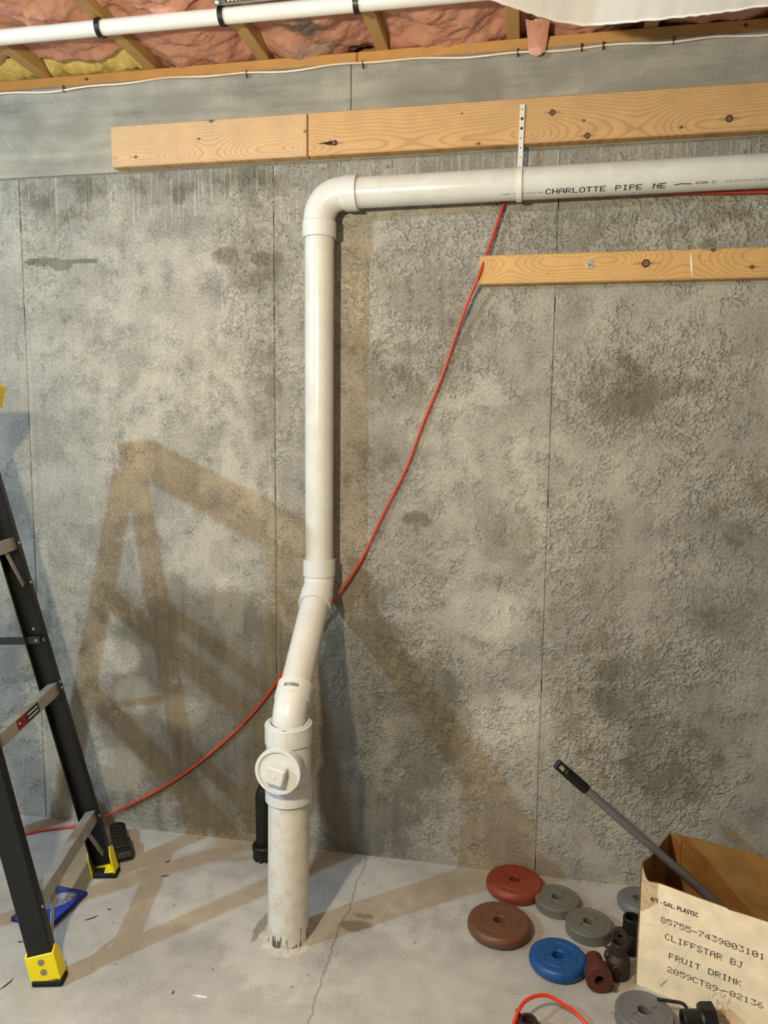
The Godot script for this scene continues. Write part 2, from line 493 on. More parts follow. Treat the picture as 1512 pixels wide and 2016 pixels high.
# sawn softwood face: growth rings cut lengthwise, bent round knots. knots: x, y, radius (metres from the lower left)
func wood_material(key: String, lx: float, ly: float, seed_: int, knots: Array, pith: float, tone: Color, marks := []) -> StandardMaterial3D:
	var w := mini(2000, int(lx * 1000))
	var h := int(ly * 1000)
	var warp := nbytes(noise(seed_, 0.004, 2), w, h, w / 8 + 1, h)
	var fine := nbytes(noise(seed_ + 1, 0.25, 2), w, h, w / 24 + 1, h)
	var slow := nbytes(noise(seed_ + 2, 0.004, 2), w, h)
	var blot := nbytes(noise(seed_ + 3, 0.012, 4), w, h)
	var px := w / lx
	var out := PackedByteArray()
	out.resize(w * h * 3)
	var dep := PackedFloat32Array()
	dep.resize(w)
	var dn := noise(seed_ + 4, 0.0016, 2)
	for x in w: dep[x] = 0.01 + 0.11 * absf(dn.get_noise_1d(x))
	var k := 0
	for y in h:
		var ym := ly - y / px
		for x in w:
			var xm := x / px
			var dy := ym - pith + (warp[k] / 255.0 - 0.5) * 0.014
			var r := sqrt(dy * dy + dep[x] * dep[x])
			var dark := 0.0
			for kn in knots:
				var ax: float = (xm - kn[0]) * 0.42
				var ay: float = ym - kn[1]
				var d := sqrt(ax * ax + ay * ay)
				var kr: float = kn[2]
				if d < kr * 7.0:
					r += 0.8 * kr * exp(-d * d / (kr * kr * 2.5))
					var dd := sqrt(ax * ax * 5.67 + ay * ay)
					if dd < kr: dark = maxf(dark, 0.55 + 0.3 * sin(dd / kr * 9.0))
					elif dd < kr * 1.35: dark = maxf(dark, 0.9)
					elif absf(ay) < kr * 0.45 and absf(xm - kn[0]) < kr * 5.0: dark = maxf(dark, 0.45 * (1.0 - absf(xm - kn[0]) / (kr * 5.0)))
			var ph := r * 150.0 + (slow[k] / 255.0) * 0.5
			var f := ph - floorf(ph)
			var late := smoothstep(0.55, 0.92, f) * (1.0 - smoothstep(0.94, 1.0, f))
			var fi := fine[k] / 255.0 - 0.5
			var bl := blot[k] / 255.0 - 0.5
			var v := 1.0 - 0.09 * late + fi * 0.05 + bl * 0.07
			var rr := tone.r * v
			var gg := tone.g * (v - 0.03 * late)
			var bb := tone.b * (v - 0.07 * late - bl * 0.05)
			if dark > 0.0:
				rr = lerpf(rr, 0.16, dark); gg = lerpf(gg, 0.075, dark); bb = lerpf(bb, 0.035, dark)
			for mk in marks:
				if absf(xm - mk[0] - (ym - mk[1]) * mk[4]) < mk[2] * (1.2 - absf(ym - mk[1]) / mk[3]) and absf(ym - mk[1]) < mk[3]:
					rr = mk[5].r; gg = mk[5].g; bb = mk[5].b
			var o := k * 3
			out[o] = int(clampf(rr, 0, 1) * 255)
			out[o + 1] = int(clampf(gg, 0, 1) * 255)
			out[o + 2] = int(clampf(bb, 0, 1) * 255)
			k += 1
	var m := mat(key, Color.WHITE, 0.62)
	m.albedo_texture = ImageTexture.create_from_image(Image.create_from_data(w, h, false, Image.FORMAT_RGB8, out))
	m.texture_repeat = false
	return m

# ------------------------------------------------------------------ dot letters
const GLYPH := {
	"0": "0E 11 13 15 19 11 0E", "1": "04 0C 04 04 04 04 0E", "2": "0E 11 01 06 08 10 1F", "3": "1F 02 04 02 01 11 0E", "4": "02 06 0A 12 1F 02 02", "5": "1F 10 1E 01 01 11 0E", "6": "06 08 10 1E 11 11 0E",
	"7": "1F 01 02 04 08 08 08", "8": "0E 11 11 0E 11 11 0E", "9": "0E 11 11 0F 01 02 0C", "-": "00 00 00 1F 00 00 00", "A": "0E 11 11 1F 11 11 11", "B": "1E 11 11 1E 11 11 1E", "C": "0E 11 10 10 10 11 0E",
	"D": "1E 11 11 11 11 11 1E", "E": "1F 10 10 1E 10 10 1F", "F": "1F 10 10 1E 10 10 10", "H": "11 11 11 1F 11 11 11", "I": "0E 04 04 04 04 04 0E", "J": "07 02 02 02 02 12 0C", "K": "11 12 14 18 14 12 11",
	"L": "10 10 10 10 10 10 1F", "N": "11 19 15 13 11 11 11", "O": "0E 11 11 11 11 11 0E", "P": "1E 11 11 1E 10 10 10", "R": "1E 11 11 1E 14 12 11", "S": "0F 10 10 0E 01 01 1E", "T": "1F 04 04 04 04 04 04",
	"U": "11 11 11 11 11 11 0E", "#": "0A 0A 1F 0A 1F 0A 0A", "'": "04 04 08 00 00 00 00", " ": "00 00 00 00 00 00 00"}

# each printed dot is a thin square; at(s, t) gives the place on the surface
func dots(mb: MB, text: String, s0: float, t0: float, cw: float, rh: float, at: Callable, fill := 1.0, pitch := 6) -> void:
	for c in text.length():
		var rows: PackedStringArray = GLYPH.get(text[c], GLYPH[" "]).split(" ")
		for r in 7:
			var bits := rows[r].hex_to_int()
			for b in 5:
				if bits & (16 >> b):
					var s := s0 + (c * pitch + b) * cw
					var t := t0 + (6 - r) * rh
					mb.quad(at.call(s, t), at.call(s + cw * fill, t), at.call(s + cw * fill, t + rh * fill), at.call(s, t + rh * fill))

# ================================================================== scene
func _ready() -> void:
	# --- camera
	var cam := Camera3D.new()
	cam.name = "camera"
	add_child(cam)
	cam.position = Vector3(0.6493, 1.4582, 2.3784)
	cam.rotation = Vector3(-0.114746, 0.187825, 0.010269)
	cam.fov = rad_to_deg(2.0 * atan(1008.0 / 1491.1))
	cam.near = 0.05
	cam.current = true
	# --- environment: a closed cellar, no daylight
	var we := WorldEnvironment.new()
	we.name = "environment"
	var env := Environment.new()
	env.background_mode = Environment.BG_COLOR
	env.background_color = Color.BLACK
	env.tonemap_mode = Environment.TONE_MAPPER_LINEAR
	env.tonemap_exposure = 1.06
	env.sdfgi_enabled = true
	env.ssao_enabled = true
	env.ssil_enabled = true
	we.environment = env
	add_child(we)
	# --- the two bare bulbs under the joists: a cool one to the left, a warm one behind the viewer
	bulb("ceiling_bulb", "bare cool white bulb in a porcelain holder under the joists, beyond the ladder", Vector3(-2.45, 2.50, 2.45), COOL, 7.0, 0.07)
	bulb("ceiling_bulb", "bare warm yellow bulb hanging on a long cord, beside the viewer", Vector3(-0.1, 1.88, 1.95), WARM, 3.0, 0.07)
	# --- room, then things
	room()
	ceiling_things()
	drain()
	boards()
	cords()
	ladder()
	floor_things()
	weights()
	carton()

func bulb(called: String, label: String, at: Vector3, c: Color, energy: float, size: float) -> void:
	var t := thing(called, label, "lamp", at, "bare ceiling bulbs")
	var cer := mat("white_porcelain", Color(0.87, 0.86, 0.83), 0.25)
	var mb := MB.new()
	var top := 2.578 - at.y
	mb.lathe([Vector2(0.0, top), Vector2(0.055, top), Vector2(0.055, top - 0.012), Vector2(0.03, top - 0.035), Vector2(0.004 if top > 0.2 else 0.03, top - 0.04), Vector2(0.004 if top > 0.2 else 0.03, 0.085), Vector2(0.03, 0.07), Vector2(0.03, 0.05), Vector2(0.0, 0.05)].duplicate(), 32, Transform3D(Basis(), at))
	part("lamp_holder", mb, cer, t)
	var g := mat("bulb_glow_%d" % used[called], Color.WHITE, 0.4)
	g.emission_enabled = true
	g.emission = Color(c.r, c.g, c.b).linear_to_srgb()
	g.emission_energy_multiplier = 6.0
	var prof := []
	for k in 17:
		var a := -PI / 2 + PI * k / 16.0
		prof.append(Vector2(size * 0.5 * cos(a), size * 0.5 * sin(a)))
	prof.append(Vector2(0.014, 0.05))
	mb = MB.new()
	mb.lathe(prof, 24, Transform3D(Basis(), at))
	part("bulb", mb, g, t)
	var l := OmniLight3D.new()
	l.name = "light"
	l.light_color = Color(c.r, c.g, c.b).linear_to_srgb()
	l.light_energy = energy
	l.light_size = size * 0.5
	l.omni_range = 12.0
	l.omni_attenuation = 2.0
	l.shadow_enabled = true
	t.add_child(l)

# ------------------------------------------------------------------ room
func room() -> void:
	var con := concrete_wall_material()
	var wall := structure("wall_back")
	var body := MB.new()
	body.box(Vector3(-3.6, -0.1, -0.25), Vector3(3.0, WTOP, -0.0035), 0.001)
	part("wall_core", body, mat("joint_concrete", Color(0.50, 0.485, 0.44), 0.9), wall)
	# form panels: recessed, chamfered joints between them
	var xs := [-3.6, -2.845, -1.955, -1.065, -0.168, 0.712, 1.605, 2.495, 3.0]
	for i in xs.size() - 1:
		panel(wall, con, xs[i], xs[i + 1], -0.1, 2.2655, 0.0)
	var xu := [-3.6, 0.082, 3.0]
	for i in xu.size() - 1:
		panel(wall, con, xu[i], xu[i + 1], 2.2675, WTOP, 0.0022)
	# slots left by the form ties, their shade painted as dark strips
	var sl := mat("tie_slot_shade", Color(0.26, 0.20, 0.16), 0.95)
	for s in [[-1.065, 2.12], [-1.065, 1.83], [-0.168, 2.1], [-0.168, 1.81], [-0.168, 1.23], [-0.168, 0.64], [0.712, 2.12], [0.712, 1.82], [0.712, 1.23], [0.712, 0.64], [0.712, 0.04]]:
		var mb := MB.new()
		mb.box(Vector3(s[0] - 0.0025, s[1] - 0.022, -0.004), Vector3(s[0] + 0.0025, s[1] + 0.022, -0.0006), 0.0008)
		part("form_tie_slot", mb, sl, wall)
	# small keyed blocks below the upper pour
	for s in [[-0.02, 0.03, 2.243], [0.185, 0.028, 2.238], [1.205, 0.03, 2.222]]:
		var mb := MB.new()
		mb.box(Vector3(s[0], s[2], -0.004), Vector3(s[0] + s[1], 2.262, 0.003), 0.0015)
		part("mortar_lug", mb, con, wall)
	# floor
	var fl := structure("floor")
	var fm := concrete_floor_material()
	var mb := MB.new()
	var A := Vector3(-3.6, 0, -0.02)
	var B := Vector3(3.0, 0, 4.6)
	var uv := func(x: float, z: float) -> Vector2: return Vector2((x - FX0) / FW, z / FD)
	mb.quad(Vector3(A.x, 0, B.z), Vector3(B.x, 0, B.z), Vector3(B.x, 0, A.z), Vector3(A.x, 0, A.z), uv.call(A.x, B.z), uv.call(B.x, B.z), uv.call(B.x, A.z), uv.call(A.x, A.z))
	mb.box(Vector3(A.x, -0.2, A.z), Vector3(B.x, -0.001, B.z), 0.0005)
	part("slab", mb, fm, fl)
	# the other three walls
	var plain := grained("plain_concrete", Color(0.50, 0.49, 0.46), Color(0.62, 0.61, 0.57), 0.9, 0.8)
	for s in [["wall_left", Vector3(-3.85, -0.1, -0.25), Vector3(-3.6, 2.82, 4.85)], ["wall_right", Vector3(3.0, -0.1, -0.25), Vector3(3.25, 2.82, 4.85)], ["wall_front", Vector3(-3.85, -0.1, 4.6), Vector3(3.25, 2.82, 4.85)]]:
		var o := MeshInstance3D.new()
		mb = MB.new()
		mb.box(s[1], s[2], 0.002)
		o.mesh = mb.mesh(); o.material_override = plain; o.name = s[0]
		o.set_meta("kind", "structure")
		add_child(o)
	# ceiling: subfloor, joists, sill plate
	var ce := structure("ceiling")
	var ply := grained("subfloor_ply", Color(0.60, 0.44, 0.26), Color(0.72, 0.56, 0.36), 0.8, 2.0)
	mb = MB.new()
	mb.box(Vector3(-3.85, 2.815, -0.25), Vector3(3.25, 2.84, 4.85), 0.001)
	part("subfloor", mb, ply, ce)
	var jw := wood_material("joist_wood", 1.2, 0.24, 71, [[0.3, 0.1, 0.008], [0.8, 0.15, 0.01]], 0.1, Color(0.72, 0.585, 0.37))
	for x in JOISTS:
		mb = MB.new()
		mb.box(Vector3(0, 0, -0.019), Vector3(4.7, 0.235, 0.019), 0.0025, Transform3D(Basis(Vector3(0, 0, 1), Vector3(0, 1, 0), Vector3(-1, 0, 0)), Vector3(x, 2.579, -0.1)))
		part("joist", mb, jw, ce)
	var tr := structure("trim_1")
	var sw := wood_material("sill_wood", 2.0, 0.04, 75, [[1.1, 0.02, 0.004]], -0.02, Color(0.80, 0.63, 0.40))
	for s in [[-3.6, -1.9], [-1.9, 0.1], [0.1, 2.1], [2.1, 3.0]]:
		mb = MB.new()
		mb.box(Vector3(s[0] + 0.001, WTOP, -0.14), Vector3(s[1] - 0.001, 2.579, 0.004), 0.003)
		part("sill_plate", mb, sw, tr)
	mb = MB.new()
	mb.box(Vector3(-3.6, 2.579, -0.24), Vector3(3.0, 2.815, -0.105), 0.001)
	part("rim_board", mb, ply, tr)

const JOISTS := [-3.36, -2.97, -2.58, -2.19, -1.8, -1.33, -0.955, -0.578, -0.199, 0.177, 0.567, 0.95, 1.33, 1.71, 2.09, 2.47, 2.85]

func panel(wall: Node3D, m: Material, x0: float, x1: float, y0: float, y1: float, z: float) -> void:
	var mb := MB.new()
	var g := 0.0003
	var c := 0.002
	var a := Vector3(x0 + g, y0 + (0.0 if y0 < 0 else g), -0.003)
	var b := Vector3(x1 - g, y1, -0.003)
	var i0 := Vector3(a.x + c, a.y + (0.0 if y0 < 0 else c), z)
	var i1 := Vector3(b.x - c, b.y - (c if y1 < 2.4 else 0.0), z)
	var uv := func(p: Vector3) -> Vector2: return Vector2((p.x - WX0) / WW, (WTOP - p.y) / (WW * 1466.0 / 2048.0))
	var q := func(p0: Vector3, p1: Vector3, p2: Vector3, p3: Vector3) -> void: mb.quad(p0, p1, p2, p3, uv.call(p0), uv.call(p1), uv.call(p2), uv.call(p3))
	var I := [i0, Vector3(i1.x, i0.y, z), i1, Vector3(i0.x, i1.y, z)]
	var O := [a, Vector3(b.x, a.y, a.z), b, Vector3(a.x, b.y, a.z)]
	q.call(I[0], I[1], I[2], I[3])
	for k in 4:
		q.call(O[k], O[(k + 1) % 4], I[(k + 1) % 4], I[k])
	part("concrete_panel", mb, m, wall)

# ------------------------------------------------------------------ ceiling things
func ceiling_things() -> void:
	var pink := mat("pink_fibreglass", Color.WHITE, 1.0)
	pink.vertex_color_use_as_albedo = true
	var nt := NoiseTexture2D.new()
	nt.width = 256; nt.height = 256; nt.seamless = true
	nt.noise = noise(801, 0.03, 5)
	nt.as_normal_map = true
	nt.bump_strength = 6.0
	pink.normal_enabled = true
	pink.normal_texture = nt
	pink.normal_scale = 0.5
	pink.uv1_triplanar = true
	pink.uv1_scale = Vector3.ONE * 6.0
	var big := noise(810, 5.0, 3)
	var fold := noise(811, 4.5, 3, FastNoiseLite.TYPE_SIMPLEX, FastNoiseLite.FRACTAL_RIDGED)
	fold.domain_warp_enabled = true
	fold.domain_warp_amplitude = 0.12
	fold.domain_warp_frequency = 3.0
	var tint := noise(812, 9.0, 4)
	var names := {5: "pink insulation batt at the left picture edge, torn back over yellow scraps", 6: "pink insulation batt with a ragged lower edge over yellow scraps, right of the leftmost joist", 7: "rounded pink insulation batt between the first and second black pipe straps",
		8: "pink insulation batt with a dark grey dust stain, behind the perforated panel", 9: "clean creased pink insulation batt right of the third black pipe strap", 10: "pink insulation batt with a flap hanging over the white cable, beside the cloth edge",
		11: "pink insulation batt in the shade just behind the white cloth", 12: "pink insulation batt at the right picture edge, behind the white cloth"}
	for i in JOISTS.size() - 1:
		var x0: float = JOISTS[i] + 0.02
		var x1: float = JOISTS[i + 1] - 0.02
		if not names.has(i): continue
		var near := true
		var nx := 40 if near else 8
		var zs := []
		var z := -0.08
		if i == 5 or i == 6: z = 0.065
		while z < 1.1:
			zs.append(z); z += 0.009 if near else 0.1
		while z < 4.58:
			zs.append(z); z += 0.12
		zs.append(4.58)
		var P := []
		var C := []
		for zi in zs.size():
			var zz: float = zs[zi]
			for xi in nx + 1:
				var u := float(xi) / nx
				var x := lerpf(x0, x1, u)
				var ed := minf(u, 1.0 - u)
				var p := Vector3(x, 0, zz)
				var y := 2.612 - 0.026 * smoothstep(0.0, 0.35, ed)
				y += big.get_noise_3dv(p) * 0.030
				var fo := fold.get_noise_3dv(p)
				y -= fo * 0.011 * smoothstep(0.0, 0.1, ed)
				y += tint.get_noise_3dv(p * 3.0) * 0.004
				if zi == 0: y += 0.03
				if near and zi == 1: y += 0.008
				y = clampf(y, 2.562 if ed > 0.06 else 2.586, 2.70)
				if i == 8 and zz > 0.30: y = maxf(y, 2.592)
				P.append(Vector3(x, y, zz))
				var tn := clampf(tint.get_noise_3dv(p) * 0.5 + 0.5 + fo * 0.12, 0, 1)
				var c := Color(0.50, 0.22, 0.155).lerp(Color(0.66, 0.355, 0.25), tn)
				if i == 8:   # grey dust caught in the fibres
					var d := Vector2((x + 0.02) / 0.085, (zz - 0.17) / 0.055).length() + tint.get_noise_3dv(p * 4.0) * 0.4
					c = c.lerp(Color(0.13, 0.115, 0.10), 0.9 * (1.0 - smoothstep(0.6, 1.1, d)))
					var d2 := Vector2((x + 0.03) / 0.1, (zz - 0.03) / 0.04).length() + tint.get_noise_3dv(p * 5.0) * 0.8
					c = c.lerp(Color(0.38, 0.33, 0.28), 0.7 * (1.0 - smoothstep(0.5, 1.1, d2)))
				C.append(c)
		var mb := MB.new()
		var st := mb.st
		st.set_smooth_group(0)
		for zi in zs.size() - 1:
			for xi in nx:
				var a := zi * (nx + 1) + xi
				var ids := [a, a + 1, a + nx + 2, a + nx + 1]
				for t in [[0, 1, 2], [0, 2, 3]]:
					# seen from below
					for q in [t[0], t[2], t[1]]:
						st.set_color(C[ids[q]]); st.add_vertex(P[ids[q]])
		# ends and back so that the batt has a body
		st.index()
		st.generate_normals()
		var o := MeshInstance3D.new()
		o.mesh = st.commit()
		o.material_override = pink
		o.name = numbered("insulation_batt")
		add_child(o)
		tag(o, names[i], "insulation", "insulation batts between the joists")
	# flap of the batt that hangs over the cable
	var fl := MB.new()
	fl.st.set_smooth_group(0)
	var FP := []
	for r in 11:
		for k in 11:
			var fu := k / 10.0
			var fv := r / 10.0
			var fx := lerpf(0.600, 0.672, fu) + 0.012 * (fu - 0.5) * -2.0 * fv
			var fy := 2.590 - 0.062 * fv * fv - 0.014 * sin(fu * PI) * fv + 0.006 * fold.get_noise_3d(fx * 6.0, fv, 0.0)
			var fz := 0.075 - 0.062 * smoothstep(0.0, 0.8, fv) + 0.012 * sin(fu * PI) * fv + 0.006 * big.get_noise_3d(fx * 5.0, fv * 3.0, 2.0)
			FP.append(Vector3(fx, fy, fz))
	for sd in 2:
		for r in 10:
			for k in 10:
				var a := r * 11 + k
				var q := [a, a + 1, a + 12, a + 11] if sd == 0 else [a, a + 11, a + 12, a + 1]
				for t3 in [[0, 1, 2], [0, 2, 3]]:
					for e in t3:
						fl.st.set_color(Color(0.66, 0.34, 0.26))
						fl.st.add_vertex(FP[q[e]] + (Vector3.ZERO if sd == 0 else Vector3(0, 0.004, -0.008)))
	fl.st.index(); fl.st.generate_normals()
	for c in get_children():
		if c.name == "insulation_batt_005": part("hanging_flap", fl, pink, c)
	# yellow scraps at the wall end of the two left bays
	var yel := grained("yellow_fibreglass", Color(0.80, 0.71, 0.38), Color(0.90, 0.83, 0.55), 1.0, 5.0, 0.4)
	for s in [[-1.30, -0.98, "yellow fibreglass strip behind the torn batt at the left picture edge"], [-0.93, -0.602, "yellow fibreglass strip showing below the ragged batt, right of the leftmost joist"]]:
		var y := MB.new()
		y.st.set_smooth_group(0)
		var n := 30
		var rows := 8
		var P := []
		for r in rows + 1:
			for k in n + 1:
				var x := lerpf(s[0], s[1], float(k) / n)
				var zz := -0.10 + 0.155 * r / rows
				P.append(Vector3(x, 2.590 + 0.02 * big.get_noise_3d(x * 3, r * 0.1, 7.0) + 0.010 * fold.get_noise_3d(x * 2, r * 0.05, 3.0) + (0.03 * maxf(0.0, r - 5.0) / 3.0), zz))
		for r in rows:
			for k in n:
				var a := r * (n + 1) + k
				for t in [[a, a + n + 2, a + 1], [a, a + n + 1, a + n + 2]]:
					for q in t: y.st.add_vertex(P[q])
		y.st.index(); y.st.generate_normals()
		var o := MeshInstance3D.new()
		o.mesh = y.st.commit(); o.material_override = yel
		o.name = numbered("yellow_insulation")
		add_child(o)
		tag(o, s[2], "insulation", "yellow insulation scraps")
	# white pipe across the joists, in three black straps
	var pvc := mat("conduit_pvc", Color(0.86, 0.85, 0.83), 0.28)
	var t := thing("ceiling_pipe", "thin white plastic pipe crossing under the joists in black straps", "pipe", Vector3(0, 2.5555, 0.302))
	var mb := MB.new()
	mb.sweep([Vector3(-1.9, 2.557, 0.302), Vector3(2.4, 2.557, 0.302)], [0.0205, 0.0205], 32)
	part("pipe_run", mb, pvc, t)
	var blk := mat("black_strap_plastic", Color(0.025, 0.025, 0.026), 0.45)
	var where := ["at the leftmost strapped joist", "beside the perforated metal panel", "right of the grey dust stain"]
	var wi := 0
	for x in [-0.570, -0.206, 0.168, 0.558]:
		var nm: String = "black pipe strap on the white ceiling pipe, " + (where[wi] if wi < 3 else "hidden behind the white cloth")
		wi += 1
		var h := thing("pipe_strap", nm, "strap", Vector3(x, 2.5555, 0.302), "black pipe straps under the joists")
		mb = MB.new()
		var pr := []
		var pb := []
		for k in 19:   # half round band below the pipe, from the viewer's side to the wall side
			var a := deg_to_rad(lerpf(60.0, -175.0, k / 18.0))
			pr.append(Vector3(0, sin(a), cos(a)) * 0.0212)
			pb.append(Vector3(0, sin(a), cos(a)) * 0.0255)
		var c := Vector3(x, 2.557, 0.302)
		for k in 18:
			for w in [-0.007, 0.007]:
				pass
			var l := Vector3(-0.007, 0, 0)
			var r := Vector3(0.007, 0, 0)
			mb.quad(c + pb[k] + l, c + pb[k + 1] + l, c + pb[k + 1] + r, c + pb[k] + r)
			mb.quad(c + pr[k] + l, c + pr[k + 1] + l, c + pb[k + 1] + l, c + pb[k] + l)
			mb.quad(c + pb[k] + r, c + pb[k + 1] + r, c + pr[k + 1] + r, c + pr[k] + r)
		part("band", mb, blk, h)
		mb = MB.new()
		mb.box(Vector3(x - 0.007, 2.5535, 0.262), Vector3(x + 0.030, 2.558, 0.281), 0.001)
		mb.box(Vector3(x + 0.012, 2.557, 0.262), Vector3(x + 0.030, 2.579, 0.281), 0.001)
		part("nail_tab", mb, blk, h)
	# perforated metal panel nailed across one bay
	var gal := grained("galvanised_sheet", Color(0.50, 0.51, 0.50), Color(0.62, 0.63, 0.61), 0.42, 6.0, 0.0, 0.05, 0.5)
	t = thing("perforated_panel", "grey sheet metal panel with a row of slots whitened as if lit, nailed under a joist bay", "metal panel", Vector3(0, 2.573, 0.33))
	mb = MB.new()
	mb.box(Vector3(-0.216, 2.5705, 0.326), Vector3(0.19, 2.5745, 0.334), 0.001)
	mb.box(Vector3(-0.216, 2.5705, 0.334), Vector3(-0.181, 2.5745, 1.05), 0.001)
	mb.box(Vector3(0.155, 2.5705, 0.334), Vector3(0.19, 2.5745, 1.05), 0.001)
	part("flange", mb, gal, t)
	mb = MB.new()
	mb.box(Vector3(-0.183, 2.5765, 0.332), Vector3(0.157, 2.5795, 1.05), 0.001)
	part("plate", mb, gal, t)
	var zinc := mat("zinc_lit_white", Color(0.97, 0.97, 0.95), 0.35)  # near white: the light caught by the slots is put into the colour
	for k in 28:
		var x := -0.172 + k * 0.0108
		mb = MB.new()
		mb.box(Vector3(-0.0029, -0.0055, -0.0075), Vector3(0.0029, 0.0, 0.0075), 0.002, Transform3D(Basis(Vector3(1, 0, 0), 0.5), Vector3(x, 2.5765, 0.343)))
		part("louvre", mb, zinc, t)
	mb = MB.new()
	mb.lathe([Vector2(0.006, 0), Vector2(0.0055, -0.003), Vector2(0.0, -0.0045)].duplicate(), 14, Transform3D(Basis(), Vector3(-0.2035, 2.5705, 0.345)))
	part("screw_head", mb, zinc, t)
	# white cloth slung under the joists on the right
	var cl := mat("white_cloth", Color(0.93, 0.92, 0.92), 0.9)
	cl.backlight_enabled = true
	cl.backlight = Color(0.25, 0.25, 0.25)
	var cn := noise(820, 3.0, 3)
	var st := SurfaceTool.new()
	st.begin(Mesh.PRIMITIVE_TRIANGLES)
	st.set_smooth_group(0)
	var nu := 120
	var nv := 40
	var P := []
	var N2 := nu + 1
	for side in 2:
		for j in nv + 1:
			for i in nu + 1:
				P.append(cloth_point(float(i) / nu, float(j) / nv, cn) + Vector3(0, 0.0025 * side, -0.002 * side))
	for side in 2:
		var o0: int = side * (nv + 1) * N2
		for j in nv:
			for i in nu:
				var a := o0 + j * N2 + i
				var q := [a, a + 1, a + N2 + 1, a + N2]
				if side == 1: q = [a, a + N2, a + N2 + 1, a + 1]
				for t3 in [[0, 1, 2], [0, 2, 3]]:
					for e in t3: st.add_vertex(P[q[e]])
	st.index(); st.generate_normals()
	t = thing("hanging_cloth", "white cloth slung under the joists at the upper right, hem towards the wall", "cloth", Vector3(1.2, 2.45, 0.6))
	var mi := MeshInstance3D.new()
	mi.mesh = st.commit(); mi.material_override = cl; mi.name = "sheet"
	t.add_child(mi)
	mi.position = -t.position
	mb = MB.new()
	var hp := []
	var hr := []
	for i in nu + 1:
		hp.append(cloth_point(float(i) / nu, 0.0, cn) + Vector3(0, 0.001, -0.001))
		hr.append(0.0035)
	mb.sweep(hp, hr, 8)
	part("hem", mb, cl, t)
	# cable stapled along the sill
	mb = MB.new()
	var cp := []
	var cr := []
	for k in 121:
		var x := -1.6 + 3.4 * k / 120.0
		var y := 2.541 + 0.003 * sin(x * 9.0) + 0.0025 * sin(x * 23.0 + 1.0)
		if x < -0.5: y -= 0.006 * smoothstep(-0.5, -1.0, x)
		if x > 0.1: y -= 0.010 * smoothstep(0.1, 1.2, x)
		if x > 1.0: y += 0.006 * smoothstep(1.0, 1.15, x)
		cp.append(Vector3(x, y, 0.009 + 0.002 * sin(x * 14.0)))
		cr.append(0.003)
	mb.sweep(cp, cr, 10)
	t = thing("sill_cable", "thin white cable stapled along the wooden sill at the wall top", "cable", Vector3(0, 2.54, 0.009))
	part("cable", mb, mat("white_cable", Color(0.90, 0.84, 0.78), 0.5), t)
	for x in [-0.88, -0.25, 0.12, 0.58, 0.76, 0.82, 1.01]:
		var y := 2.541
		mb = MB.new()
		mb.box(Vector3(x - 0.0015, y - 0.014, 0.002), Vector3(x + 0.0015, y + 0.006, 0.0145), 0.0005)
		part("staple", mb, mat("staple_steel", Color(0.45, 0.42, 0.38), 0.4, 0.8), t)

func cloth_point(u: float, v: float, n: FastNoiseLite) -> Vector3:
	# u runs along the hem from the left, v from the hem back towards the viewer
	var x := 0.425 + 1.6 * u
	var y := 2.416 + 0.035 * exp(-u * 70.0) - 0.006 * sin(clampf(u * 2.2, 0, 1) * PI) + 0.012 * smoothstep(0.35, 0.6, u)
	var z := 0.58 - 0.185 * smoothstep(0.0, 0.22, u)
	var up := 1.0 - exp(-v * 2.4)
	y = lerpf(y, 2.566, up * 0.98)
	z += v * 0.75
	var w := smoothstep(0.0, 0.25, v)
	y += n.get_noise_3d(x, z, 0.0) * 0.030 * w * (1.0 - up * 0.6)
	y += 0.0012 * sin(x * 170.0 + 3.0 * sin(x * 31.0)) * (1.0 - smoothstep(0.0, 0.10, v))
	return Vector3(x, minf(y, 2.5745), z)

